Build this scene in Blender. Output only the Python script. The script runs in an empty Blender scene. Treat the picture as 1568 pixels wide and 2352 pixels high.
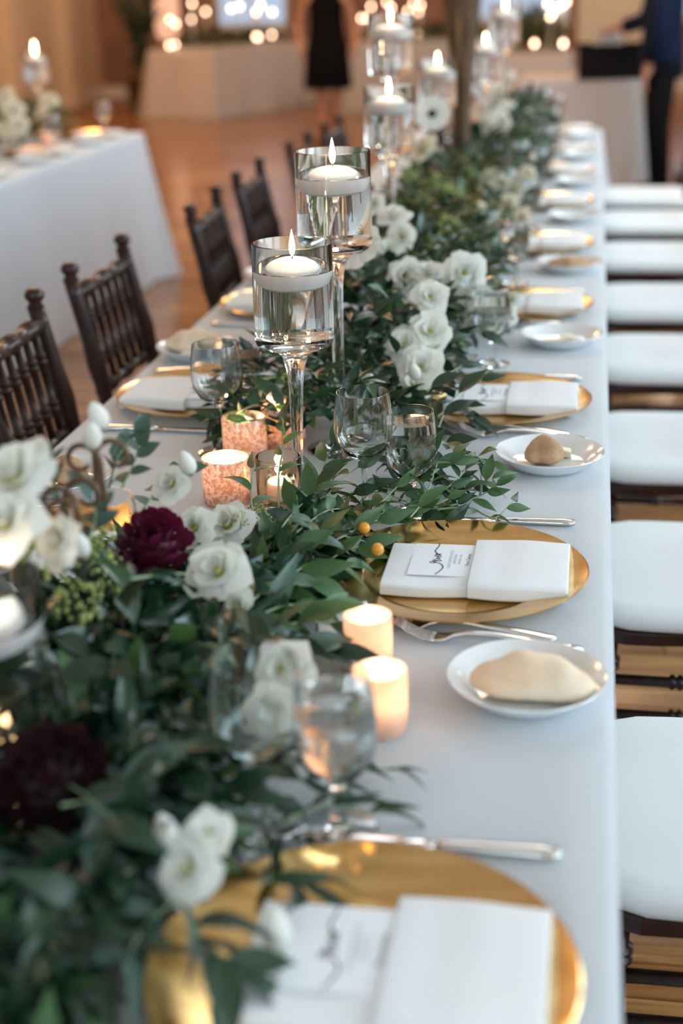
import bpy, bmesh, math, random
from mathutils import Vector, Matrix
import numpy as np
random.seed(7); np.random.seed(7)
PI = math.pi
S = bpy.context.scene
COL = S.collection
T = 0.76                                   # height of the table top
EYE = Vector((0, 0, 1.468))
# ------------------------------------------------------------------ camera
F = 3267.0
AX = Vector((0.98560877, 0.03267606, -0.16585423))   # world X, Y, Z seen in camera axes (right, down, forward)
AY = Vector((0.16669325, -0.35087378, 0.92146674))
AZ = Vector((-0.028084, -0.93585248, -0.35127115))
cd = bpy.data.cameras.new('camera'); cam = bpy.data.objects.new('camera', cd); COL.objects.link(cam)
cd.sensor_fit = 'HORIZONTAL'; cd.sensor_width = 24.0; cd.lens = 50.0
right = Vector((AX[0], AY[0], AZ[0])); down = Vector((AX[1], AY[1], AZ[1])); fwd = Vector((AX[2], AY[2], AZ[2]))
M = Matrix.Identity(4)
for i in range(3):
    M[i][0] = right[i]; M[i][1] = -down[i]; M[i][2] = -fwd[i]; M[i][3] = EYE[i]
cam.matrix_world = M
cd.dof.use_dof = True; cd.dof.focus_distance = 1.93; cd.dof.aperture_fstop = 2.4
cd.clip_start = 0.05; cd.clip_end = 80
S.camera = cam
# ------------------------------------------------------------------ world, light, exposure
w = bpy.data.worlds.new('world'); S.world = w; w.use_nodes = True
bg = w.node_tree.nodes['Background']; bg.inputs[0].default_value = (0.62, 0.78, 1.0, 1); bg.inputs[1].default_value = .75
def area(name, loc, target, sx, sy, power, col):
    l = bpy.data.lights.new(name, 'AREA'); l.shape = 'RECTANGLE'; l.size = sx; l.size_y = sy; l.energy = power; l.color = col
    o = bpy.data.objects.new(name, l); COL.objects.link(o); o.location = loc
    o.rotation_euler = (Vector(target) - Vector(loc)).to_track_quat('-Z', 'Y').to_euler(); return o
def point(name, loc, power, col, r=0.01):
    l = bpy.data.lights.new(name, 'POINT'); l.energy = power; l.color = col; l.shadow_soft_size = r
    o = bpy.data.objects.new(name, l); COL.objects.link(o); o.location = loc; return o
DAY = (0.68, 0.88, 1.0); WARM = (1.0, 0.58, 0.28)
for yy, pw in ((-1.5, 90), (1.6, 128), (4.7, 150), (7.8, 140)):
    area('window_daylight', (4.7, yy, 2.3), (-1, yy - .6, 1.0), 2.2, 2.6, pw, DAY)
area('window_daylight', (-1.2, -3.3, 2.4), (-.5, 3, .9), 3.4, 2.4, 85, DAY)
area('added_overhead_fill', (.2, 7.4, 4.36), (-.1, 5.4, .8), 3.2, 2.6, 165, (.78, .90, 1.0))  # added light under the closed ceiling, puts highlights on the flat leaves
for (x, y, z, p) in ((-3.4, 5.6, 4.0, 85), (-4.0, 11.0, 4.0, 150), (-5.6, 15.0, 4.0, 90), (-1.5, 13.5, 4.0, 60), (.2, 9.8, 4.0, 45), ):
    point('chandelier_lamp', (x, y, z), p, WARM, .35)
point('added_pilaster_fill', (.9, 17.2, 3.6), 70, (1.0, .80, .60), .25)  # added light without a fixture, brightens the cream pilaster on the back wall
S.view_settings.view_transform = 'Standard'; S.view_settings.look = 'None'
S.view_settings.exposure = 0.06; S.view_settings.gamma = 1.0; S.view_settings.use_curve_mapping = False
S.cycles.max_bounces = 14; S.cycles.transmission_bounces = 12; S.cycles.diffuse_bounces = 4; S.cycles.glossy_bounces = 5
S.cycles.transparent_max_bounces = 12; S.cycles.sample_clamp_indirect = 16.0; S.cycles.use_denoising = True
S.cycles.blur_glossy = 0.6

# ------------------------------------------------------------------ helpers: a pixel of the 1568x2352 frame to a point of the room
def ray(x, y):
    c = Vector((x - 784.0, y - 1176.0, F)); return Vector((AX.dot(c), AY.dot(c), AZ.dot(c)))
def on(x, y, h=0.0):                       # the point at height h above the table top
    d = ray(x, y); return EYE + d * ((T + h - EYE.z) / d.z)
def at(x, y, Y):                           # the point at depth Y
    d = ray(x, y); return EYE + d * (Y / d.y)

# ------------------------------------------------------------------ materials
MATS = {}
def mat(name, col, rough=.5, metal=0., **kw):
    m = bpy.data.materials.new(name); m.use_nodes = True; nt = m.node_tree; b = nt.nodes['Principled BSDF']
    b.inputs['Base Color'].default_value = (*col, 1); b.inputs['Roughness'].default_value = rough; b.inputs['Metallic'].default_value = metal
    for k, v in kw.items():
        b.inputs[k.replace('_', ' ')].default_value = v
    MATS[name] = m; return m
def N(m, t, **kw):
    n = m.node_tree.nodes.new(t)
    for k, v in kw.items(): setattr(n, k, v)
    return n
def L(m, a, b): m.node_tree.links.new(a, b)
def B(m): return m.node_tree.nodes['Principled BSDF']
def coords(m, kind='Object', scale=(1, 1, 1)):
    tc = N(m, 'ShaderNodeTexCoord'); mp = N(m, 'ShaderNodeMapping'); mp.inputs['Scale'].default_value = scale
    L(m, tc.outputs[kind], mp.inputs['Vector']); return mp.outputs['Vector']
def noise_col(m, c1, c2, scale=10, detail=4, vec=None, lo=.3, hi=.7):
    n = N(m, 'ShaderNodeTexNoise'); n.inputs['Scale'].default_value = scale; n.inputs['Detail'].default_value = detail
    if vec is None: vec = coords(m)
    L(m, vec, n.inputs['Vector'])
    r = N(m, 'ShaderNodeValToRGB'); r.color_ramp.elements[0].position = lo; r.color_ramp.elements[1].position = hi
    r.color_ramp.elements[0].color = (*c1, 1); r.color_ramp.elements[1].color = (*c2, 1)
    L(m, n.outputs['Fac'], r.inputs['Fac']); L(m, r.outputs['Color'], B(m).inputs['Base Color']); return r
def bump(m, scale, strength, dist=.001, vec=None, detail=2):
    n = N(m, 'ShaderNodeTexNoise'); n.inputs['Scale'].default_value = scale; n.inputs['Detail'].default_value = detail
    L(m, vec or coords(m), n.inputs['Vector'])
    b = N(m, 'ShaderNodeBump'); b.inputs['Strength'].default_value = strength; b.inputs['Distance'].default_value = dist
    L(m, n.outputs['Fac'], b.inputs['Height']); L(m, b.outputs['Normal'], B(m).inputs['Normal'])
def rand_hue(m, c1, c2):                   # one shade per object, from its own random number
    oi = N(m, 'ShaderNodeObjectInfo'); g = N(m, 'ShaderNodeNewGeometry'); a = N(m, 'ShaderNodeMath', operation='ADD')
    fr = N(m, 'ShaderNodeMath', operation='FRACT')
    L(m, oi.outputs['Random'], a.inputs[0]); L(m, g.outputs['Random Per Island'], a.inputs[1]); L(m, a.outputs[0], fr.inputs[0])
    r = N(m, 'ShaderNodeValToRGB'); r.color_ramp.elements[0].color = (*c1, 1); r.color_ramp.elements[1].color = (*c2, 1)
    L(m, fr.outputs[0], r.inputs['Fac']); L(m, r.outputs['Color'], B(m).inputs['Base Color']); return fr.outputs[0], r
def translucent(m, col, fac, sock=None):
    t = N(m, 'ShaderNodeBsdfTranslucent'); t.inputs['Color'].default_value = (*col, 1)
    if sock is not None: L(m, sock, t.inputs['Color'])
    x = N(m, 'ShaderNodeMixShader'); x.inputs[0].default_value = fac
    out = m.node_tree.nodes['Material Output']
    L(m, B(m).outputs[0], x.inputs[1]); L(m, t.outputs[0], x.inputs[2]); L(m, x.outputs[0], out.inputs['Surface'])

cloth = mat('grey_tablecloth', (.54, .575, .61), .75, Sheen_Weight=.3); bump(cloth, 900, .12)
cloth_b = mat('pale_tablecloth', (.62, .58, .56), .8); bump(cloth_b, 300, .1)
linen = mat('white_linen', (.83, .85, .87), .85); bump(linen, 1500, .15, .0006)
cushion_m = mat('ivory_cushion', (.80, .82, .81), .8); bump(cushion_m, 500, .1)
gold = mat('gold_leaf', (.80, .53, .20), .20, 1.0)
noise_col(gold, (.62, .37, .12), (.86, .60, .27), 9, 6, coords(gold, 'Object', (1, 6, 1)))
porcelain = mat('white_porcelain', (.82, .84, .85), .12, Coat_Weight=.4)
silver = mat('silver', (.72, .70, .68), .16, 1.0)
paper = mat('card_paper', (.84, .87, .90), .7)
ink = mat('dark_ink', (.02, .012, .025), .5)
ink_grey = mat('grey_ink', (.50, .53, .57), .6)
def glassy(name, ior, col=(1, 1, 1)):
    m = bpy.data.materials.new(name); m.use_nodes = True; nt = m.node_tree; nt.nodes.remove(nt.nodes['Principled BSDF'])
    g = nt.nodes.new('ShaderNodeBsdfGlass'); g.inputs['IOR'].default_value = ior; g.inputs['Roughness'].default_value = 0; g.inputs['Color'].default_value = (*col, 1)
    nt.links.new(g.outputs[0], nt.nodes['Material Output'].inputs['Surface']); MATS[name] = m; return m
glass = glassy('clear_glass', 1.47, (.99, 1, .995)); water_m = glassy('water', 1.333)
wax = mat('white_wax', (.95, .94, .93), .5, Subsurface_Weight=.6, Subsurface_Scale=.04)
def emit(name, col, k):
    m = bpy.data.materials.new(name); m.use_nodes = True; nt = m.node_tree; nt.nodes.remove(nt.nodes['Principled BSDF'])
    e = nt.nodes.new('ShaderNodeEmission'); e.inputs[0].default_value = (*col, 1); e.inputs[1].default_value = k
    nt.links.new(e.outputs[0], nt.nodes['Material Output'].inputs['Surface']); MATS[name] = m; return m
flame_m = emit('candle_flame', (1.0, .72, .40), 40.0); globe_m = emit('glowing_globe', (1.0, .66, .44), 13.0)
wick_m = mat('wick', (.02, .015, .01), .9)
mercury = mat('mercury_glass', (.80, .52, .38), .22, .5)
_r = noise_col(mercury, (.66, .43, .31), (1.0, .90, .82), 170, 4, lo=.42, hi=.58); translucent(mercury, (1.0, .82, .68), .5, _r.outputs['Color'])
frosted = mat('peach_glass', (.92, .70, .56), .3, .25)
noise_col(frosted, (.90, .68, .54), (.99, .90, .82), 90, 3); translucent(frosted, (1.0, .84, .72), .6)
crust = mat('pale_crust', (.80, .58, .36), .7); noise_col(crust, (.80, .56, .34), (.90, .78, .63), 22, 5); bump(crust, 120, .3, .002)
brown_crust = mat('brown_crust', (.45, .25, .12), .65); noise_col(brown_crust, (.33, .17, .08), (.58, .36, .20), 45, 5); bump(brown_crust, 150, .3, .002)
butter_m = mat('butter', (.86, .80, .58), .4)
def leafy(name, c1, c2, rough, tr):
    m = mat(name, c1, rough, Specular_IOR_Level=.6); f, r = rand_hue(m, c1, c2); translucent(m, tr, .12)
    b = N(m, 'ShaderNodeTexNoise'); b.inputs['Scale'].default_value = 60; L(m, coords(m, 'Object', (.3, 3, 1)), b.inputs['Vector'])
    bp = N(m, 'ShaderNodeBump'); bp.inputs['Strength'].default_value = .25; bp.inputs['Distance'].default_value = .002
    L(m, b.outputs['Fac'], bp.inputs['Height']); L(m, bp.outputs['Normal'], B(m).inputs['Normal']); return m
leaf_green = leafy('smilax_leaf', (.014, .058, .022), (.066, .155, .055), .29, (.14, .28, .05))
leaf_dark = leafy('deep_green_leaf', (.004, .021, .010), (.020, .062, .028), .30, (.03, .09, .04))
leaf_grey = leafy('eucalyptus_leaf', (.028, .080, .060), (.080, .150, .112), .45, (.07, .15, .10))
leaf_olive = leafy('olive_leaf', (.055, .075, .018), (.15, .15, .035), .5, (.25, .25, .04))
stem_m = mat('green_stem', (.22, .32, .18), .45)
seed_m = mat('green_blossom', (.30, .36, .10), .6); rand_hue(seed_m, (.20, .28, .07), (.42, .46, .16))
petal_m = mat('white_petal', (.86, .87, .84), .6); rand_hue(petal_m, (.84, .86, .83), (.90, .88, .82)); translucent(petal_m, (.88, .88, .78), .28)
petal_c = mat('cream_petal', (.84, .80, .66), .6); rand_hue(petal_c, (.82, .79, .66), (.86, .82, .70)); translucent(petal_c, (.85, .8, .6), .28)
burgundy = mat('burgundy_petal', (.10, .006, .03), .5); rand_hue(burgundy, (.07, .004, .018), (.16, .012, .055)); translucent(burgundy, (.2, .01, .05), .15)
maroon = mat('maroon_petal', (.02, .004, .005), .5); rand_hue(maroon, (.012, .003, .004), (.035, .006, .008))
yolk = mat('yellow_green_centre', (.50, .46, .05), .6)
black_c = mat('black_centre', (.008, .008, .012), .7)
kumquat_m = mat('orange_rind', (.80, .33, .03), .3); noise_col(kumquat_m, (.80, .22, .02), (.72, .45, .05), 30, 2)
tendril_m = mat('brown_tendril', (.13, .07, .035), .6)
mahogany = mat('mahogany', (.028, .011, .008), .30, Coat_Weight=.1, Specular_IOR_Level=.35); noise_col(mahogany, (.016, .007, .006), (.045, .016, .010), 14, 5, coords(mahogany, 'Object', (3, 3, .6)))
wood = mat('floor_wood', (.30, .14, .06), .20)
wall_m = mat('cream_plaster', (.66, .50, .33), .8); bump(wall_m, 60, .15, .002)
cream_m = mat('cream_paint', (.80, .74, .62), .7)
brickish = mat('brown_plaster', (.30, .175, .115), .85); noise_col(brickish, (.20, .11, .07), (.36, .21, .14), 3, 5)
white_paint = mat('white_paint', (.75, .73, .70), .6)
ceil_m = mat('ceiling_paint', (.75, .72, .68), .9)
pane_m = glassy('window_glass', 1.01)
skin_m = mat('skin', (.52, .26, .17), .5, Subsurface_Weight=.1, Subsurface_Scale=.01)
black_cloth = mat('black_cloth', (.005, .005, .006), .9, Specular_IOR_Level=.1)
navy = mat('navy_cloth', (.006, .014, .040), .85, Specular_IOR_Level=.15)
hair_m = mat('dark_hair', (.02, .012, .008), .5)
black_plastic = mat('black_crate', (.006, .006, .006), .6, Specular_IOR_Level=.15)
bronze = mat('dark_bronze', (.10, .065, .035), .35, .6); noise_col(bronze, (.05, .032, .018), (.16, .10, .055), 8, 4)
lantern_m = emit('lit_lantern', (1.0, .50, .30), 1.1)

# floor planks: grain along X, a tone per plank
rnd, ramp = rand_hue(wood, (.30, .125, .042), (.50, .26, .095))
vec = coords(wood, 'Object', (.9, 11, 8)); addv = N(wood, 'ShaderNodeVectorMath', operation='ADD'); mul = N(wood, 'ShaderNodeMath', operation='MULTIPLY'); mul.inputs[1].default_value = 60
L(wood, rnd, mul.inputs[0]); L(wood, vec, addv.inputs[0]); L(wood, mul.outputs[0], addv.inputs[1])
nz = N(wood, 'ShaderNodeTexNoise'); nz.inputs['Scale'].default_value = 2.2; nz.inputs['Detail'].default_value = 7; nz.inputs['Distortion'].default_value = 1.6
L(wood, addv.outputs[0], nz.inputs['Vector'])
rg = N(wood, 'ShaderNodeValToRGB'); rg.color_ramp.elements[0].position = .36; rg.color_ramp.elements[1].position = .66
rg.color_ramp.elements[0].color = (.42, .35, .30, 1); rg.color_ramp.elements[1].color = (1.1, 1.05, 1, 1); L(wood, nz.outputs['Fac'], rg.inputs['Fac'])
mx = N(wood, 'ShaderNodeMix', data_type='RGBA', blend_type='MULTIPLY'); mx.inputs['Factor'].default_value = 1
L(wood, ramp.outputs['Color'], mx.inputs['A']); L(wood, rg.outputs['Color'], mx.inputs['B']); L(wood, mx.outputs['Result'], B(wood).inputs['Base Color'])

# ------------------------------------------------------------------ mesh helpers
def mesh(name, verts, faces, m=None, smooth=True):
    me = bpy.data.meshes.new(name); me.from_pydata([tuple(v) for v in verts], [], faces)
    if smooth: me.polygons.foreach_set('use_smooth', [True] * len(me.polygons))
    if m is not None:
        for q in (m if isinstance(m, (list, tuple)) else [m]): me.materials.append(q)
    me.update(); return me
def obj(name, me, parent=None, matrix=None):
    o = bpy.data.objects.new(name, me); COL.objects.link(o)
    if parent is not None: o.parent = parent
    if matrix is not None: o.matrix_basis = matrix
    return o
def empty(name, loc, rz=0.0):
    o = bpy.data.objects.new(name, None); COL.objects.link(o); o.location = loc; o.rotation_euler = (0, 0, rz); o.empty_display_size = .05; return o
def tag(o, label, cat, group=None, kind=None):
    if label: o['label'] = label
    if cat: o['category'] = cat
    if group: o['group'] = group
    if kind: o['kind'] = kind
    return o
KIDS = {}
def dup(o, loc=None, rz=None, parent=None):
    c = o.copy(); COL.objects.link(c)
    if parent is not None: c.parent = parent
    if loc is not None: c.location = loc
    if rz is not None: c.rotation_euler = (0, 0, rz)
    for ch in list(o.children): dup(ch, parent=c)
    return c
def join(parts):
    V = []; Fa = []
    for v, f in parts:
        k = len(V); V += list(v); Fa += [tuple(i + k for i in q) for q in f]
    return V, Fa
def lathe(prof, seg=32, cap=False):        # prof: (radius, z) from start to end; radius 0 closes to a pole
    V = []; Fa = []; rows = []
    for r, z in prof:
        if r <= 1e-6: rows.append([len(V)]); V.append((0, 0, z))
        else:
            rows.append(list(range(len(V), len(V) + seg)))
            V += [(r * math.cos(2 * PI * i / seg), r * math.sin(2 * PI * i / seg), z) for i in range(seg)]
    for a, b in zip(rows, rows[1:]):
        if len(a) == 1 and len(b) == 1: continue
        for i in range(seg):
            j = (i + 1) % seg
            if len(a) == 1: Fa.append((a[0], b[j], b[i]))
            elif len(b) == 1: Fa.append((a[i], a[j], b[0]))
            else: Fa.append((a[i], a[j], b[j], b[i]))
    return V, Fa
def loft(rings, cap=True):
    n = len(rings[0]); V = [p for r in rings for p in r]; Fa = []
    for k in range(len(rings) - 1):
        for i in range(n):
            j = (i + 1) % n; Fa.append((k * n + i, k * n + j, (k + 1) * n + j, (k + 1) * n + i))
    if cap: Fa.append(tuple(reversed(range(n)))); Fa.append(tuple(range((len(rings) - 1) * n, len(rings) * n)))
    return V, Fa
def frame(d):
    d = d.normalized(); u = Vector((0, 0, 1)) if abs(d.z) < .9 else Vector((1, 0, 0))
    a = d.cross(u).normalized(); return a, a.cross(d).normalized()
def tube(pts, rad, seg=8, cap=True):
    pts = [Vector(p) for p in pts]; rings = []; a = None
    for i, p in enumerate(pts):
        d = (pts[min(i + 1, len(pts) - 1)] - pts[max(i - 1, 0)])
        if d.length < 1e-9: d = Vector((0, 0, 1))
        d.normalize()
        if a is None: a, b = frame(d)
        else:
            a = (a - d * a.dot(d)).normalized(); b = a.cross(d)
        r = rad[i] if isinstance(rad, (list, tuple)) else rad
        rings.append([p + a * (r * math.cos(2 * PI * k / seg)) + b * (r * math.sin(2 * PI * k / seg)) for k in range(seg)])
    return loft(rings, cap)
def box(x0, x1, y0, y1, z0, z1):
    return ([(x0, y0, z0), (x1, y0, z0), (x1, y1, z0), (x0, y1, z0), (x0, y0, z1), (x1, y0, z1), (x1, y1, z1), (x0, y1, z1)],
            [(0, 3, 2, 1), (4, 5, 6, 7), (0, 1, 5, 4), (1, 2, 6, 5), (2, 3, 7, 6), (3, 0, 4, 7)])
def bez(ps, n):                            # Catmull-Rom through the points
    ps = [Vector(p) for p in ps]; out = []
    for i in range(len(ps) - 1):
        p0, p1, p2, p3 = ps[max(i - 1, 0)], ps[i], ps[i + 1], ps[min(i + 2, len(ps) - 1)]
        for k in range(n):
            t = k / n
            out.append(.5 * ((2 * p1) + (p2 - p0) * t + (2 * p0 - 5 * p1 + 4 * p2 - p3) * t * t + (3 * p1 - p0 - 3 * p2 + p3) * t ** 3))
    return out + [ps[-1]]
def bevel(o, wd=.003, n=2):
    md = o.modifiers.new('bevel', 'BEVEL'); md.width = wd; md.segments = n; md.limit_method = 'ANGLE'; return o
def struct(name, vf, m, parent=None, smooth=False):
    o = obj(name, mesh(name, *vf, m, smooth), parent)
    if parent is None: o['kind'] = 'structure'
    return o
U = random.uniform

# ------------------------------------------------------------------ room
RX0, RX1, RY0, RY1, RZ = -6.7, 4.5, -3.2, 19.6, 4.4
fl = struct('floor', box(RX0, RX1, RY0, RY1, -.06, -.021), wood)
PW = .085
def plank_mesh(ln):
    e = .0025; x = ln / 2 - .0008; y = PW / 2 - .0008
    V = [(-x, -y, -.02), (x, -y, -.02), (x, y, -.02), (-x, y, -.02), (-x, -y, -e), (x, -y, -e), (x, y, -e), (-x, y, -e),
         (-x + e, -y + e, 0), (x - e, -y + e, 0), (x - e, y - e, 0), (-x + e, y - e, 0)]
    Fa = [(0, 1, 5, 4), (1, 2, 6, 5), (2, 3, 7, 6), (3, 0, 4, 7), (4, 5, 9, 8), (5, 6, 10, 9), (6, 7, 11, 10), (7, 4, 8, 11), (8, 9, 10, 11)]
    return V, Fa
LENS = (.9, 1.2, 1.5)
pm = [mesh('plank', *plank_mesh(l), wood, False) for l in LENS]
def in_view(x0, x1, y):
    return (x1 > 0 and x0 < .32 * y * .35 + .35 and 1.3 < y < 6.5) or (x1 > -.30 * y - .35 and x0 < -.95 and 3.2 < y < 10.5)
rest = []; nplank = 0
for r in range(int((RY1 - RY0) / PW)):
    y = RY0 + (r + .5) * PW; x = RX0 + U(0, .8) - .8
    while x < RX1:
        k = random.randrange(3); l = LENS[k]; xc = x + l / 2
        if x + l < RX1 and x > RX0:
            if in_view(x, x + l, y) and nplank < 300:
                p = obj('plank', pm[k], fl); p.location = (xc, y, 0); nplank += 1
            else:
                V, Fa = plank_mesh(l); rest.append(([(a + xc, b + y, c) for a, b, c in V], Fa))
        x += l
st = struct('plank_field', join(rest), wood, fl); st['kind'] = 'stuff'
struct('ceiling', box(RX0, RX1, RY0, RY1, RZ, RZ + .1), ceil_m)
wl = struct('wall_left', box(RX0 - .15, RX0, RY0, RY1, -.06, RZ), wall_m)
for yy in (12.0, 14.6, 16.4, 18.2):
    V, Fa = join([box(RX0, RX0 + .16, yy - .22, yy + .22, 0, RZ), box(RX0, RX0 + .20, yy - .27, yy + .27, 0, .22)])
    obj('pilaster', mesh('pilaster', V, Fa, wall_m, False), wl)
struct('baseboard_left', box(RX0, RX0 + .03, RY0, RY1, 0, .16), white_paint)
# back wall with window openings
wins = [(-5.05, -4.05), (-1.55, -.35), (.98, 2.1)]; SILL, HEAD = .86, 3.3
parts = [box(RX0, RX1, RY1, RY1 + .2, -.06, SILL), box(RX0, RX1, RY1, RY1 + .2, HEAD, RZ)]
xs = [RX0] + [v for ww in wins for v in ww] + [RX1]
for a, b in zip(xs[::2], xs[1::2]): parts.append(box(a, b, RY1, RY1 + .2, SILL, HEAD))
wb = struct('wall_back', join(parts), brickish)
obj('pilaster', mesh('pilaster', *join([box(-.25, .62, RY1 - .14, RY1, 0, RZ), box(-.30, .67, RY1 - .18, RY1, 0, .22)]), cream_m, False), wb)
struct('baseboard_back', box(RX0, RX1, RY1 - .03, RY1, 0, .16), white_paint)
for i, (a, b) in enumerate(wins):
    wf = struct('window_%d' % (i + 1), join([box(a, a + .06, RY1 + .05, RY1 + .12, SILL, HEAD), box(b - .06, b, RY1 + .05, RY1 + .12, SILL, HEAD),
        box(a, b, RY1 + .05, RY1 + .12, SILL, SILL + .07), box(a, b, RY1 + .05, RY1 + .12, HEAD - .07, HEAD)]), white_paint)
    c = (a + b) / 2
    obj('muntin', mesh('muntin', *join([box(c - .015, c + .015, RY1 + .06, RY1 + .11, SILL, HEAD)] + [box(a, b, RY1 + .065, RY1 + .105, z - .015, z + .015) for z in (1.47, 2.08, 2.69)]), white_paint, False), wf)
    obj('pane', mesh('pane', *box(a + .05, b - .05, RY1 + .08, RY1 + .084, SILL + .06, HEAD - .06), pane_m, False), wf)
    obj('sill', mesh('sill', *box(a - .05, b + .05, RY1 - .06, RY1 + .05, SILL - .04, SILL), white_paint, False), wf)
# right wall: piers between tall window openings; near wall behind the camera with one wide opening
rp = [box(RX1, RX1 + .2, RY0, RY1, -.06, .9), box(RX1, RX1 + .2, RY0, RY1, 3.7, RZ)]; e = RY0
for yy in (-1.5, 1.6, 4.7, 7.8): rp.append(box(RX1, RX1 + .2, e, yy - 1.15, .9, 3.7)); e = yy + 1.15
rp.append(box(RX1, RX1 + .2, e, RY1, .9, 3.7)); struct('wall_right', join(rp), wall_m)
struct('wall_near', join([box(RX0, RX1, RY0 - .2, RY0, -.06, 1.1), box(RX0, RX1, RY0 - .2, RY0, 3.7, RZ), box(RX0, -3, RY0 - .2, RY0, 1.1, 3.7), box(.6, RX1, RY0 - .2, RY0, 1.1, 3.7)]), wall_m)

# ------------------------------------------------------------------ tables
def table(label, x0, x1, y0, y1, rot=None):
    c = Vector(((x0 + x1) / 2, (y0 + y1) / 2, 0)); t = empty('banquet_table', c, rot or 0); hx, hy = (x1 - x0) / 2 - .008, (y1 - y0) / 2 - .008
    tag(t, label, 'table')
    bevel(obj('table_top', mesh('table_top', *box(-hx, hx, -hy, hy, T - .03, T - .004), mahogany, False), t))
    for sx in (-1, 1):
        for sy in (-1, 1):
            px, py = sx * (hx - .16), sy * (hy - .25)
            obj('leg', mesh('leg', *tube([(px, py, 0), (px, py, T - .03)], [.016, .02], 10), mahogany), t)
    return t
def cloth_mesh(hx, hy, drops, step=.06, wav=.012, seed=0, dents=()):
    """top plane with rounded edge and four hanging sides (drops: -x, +x, -y, +y) with soft folds"""
    rr = random.Random(seed); ph = [rr.uniform(0, 6) for _ in range(6)]; V = []; Fa = []
    nx = max(2, int(2 * hx / step)); ny = max(2, int(2 * hy / step)); r = .012
    per = [(-hx + 2 * hx * i / nx, -hy, 0, -1, 2) for i in range(nx)] + [(hx, -hy + 2 * hy * i / ny, 1, 0, 1) for i in range(ny)] + \
          [(hx - 2 * hx * i / nx, hy, 0, 1, 3) for i in range(nx)] + [(-hx, hy - 2 * hy * i / ny, -1, 0, 0) for i in range(ny)]
    n = len(per); rows = []
    levels = [0, .004, .012, .05, .15, .3, .5, .75, 1.0]
    for li, q in enumerate(levels):
        for k, (x, y, ox, oy, sd) in enumerate(per):
            d = drops[sd]; s = k * step
            prev, nxt = per[k - 1], per[(k + 1) % n]
            if prev[4] != sd: ox, oy, d = ox * .7 + prev[2] * .7, oy * .7 + prev[3] * .7, max(d, drops[prev[4]])
            if li == 0: V.append((x - ox * r, y - oy * r, T)); continue
            if li == 1: V.append((x - ox * r * .3, y - oy * r * .3, T - r * .3)); continue
            z = q if li == 2 else q * d
            fl_ = wav * (z / .7) * (math.sin(s * 9 + ph[0]) + .6 * math.sin(s * 17 + ph[1]) + .5 * math.sin(s * 4.1 + ph[2])) + .012 * z / .5 + .0015
            cr = 0
            if prev[4] != sd: cr = .16 * (z / .75) ** 1.1 * (1 if d > .5 else .1)
            if ox > .9:
                for dy in dents: fl_ -= .034 * max(0, min(1, (z - .12) / .14)) * max(0, min(1, (.27 - abs(y - dy)) / .06))
            V.append((x + ox * (fl_ + cr), y + oy * (fl_ + cr), T - z))
    for li in range(len(levels) - 1):
        for k in range(n):
            j = (k + 1) % n; Fa.append((li * n + k, (li + 1) * n + k, (li + 1) * n + j, li * n + j))
    Fa.append(tuple(range(n)))
    return V, Fa
TX0, TX1, TY0, TY1 = -.862, .040, -.4, 7.12
def tablecloth(label, x0, x1, y0, y1, drops, m, rot=0., seed=1, wav=.012, dents=()):
    c = Vector(((x0 + x1) / 2, (y0 + y1) / 2, 0)); o = obj('tablecloth', mesh('tablecloth', *cloth_mesh((x1 - x0) / 2, (y1 - y0) / 2, drops, .06, wav, seed, dents), m))
    o.location = c; o.rotation_euler = (0, 0, rot); return tag(o, label, 'tablecloth')
table('long banquet table hidden under the pale grey cloth and the garland', TX0, TX1, TY0, TY1)
tablecloth('pale grey cloth on the long table that carries the garland', TX0, TX1, TY0, TY1, (.26, .70, .6, .7), cloth, 0, 3, .004, [.86 + .768 * i - (TY0 + TY1) / 2 for i in range(9)])
LX0, LX1, LY0, LY1 = -3.17, -2.27, 1.0, 7.22
table('neighbouring banquet table hidden under its floor-length cloth', LX0, LX1, LY0, LY1)
tablecloth('floor-length pale cloth on the neighbouring table beyond the dark chair backs', LX0, LX1, LY0, LY1, (.74, .755, .74, .755), cloth, 0, 5, .010)

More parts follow.
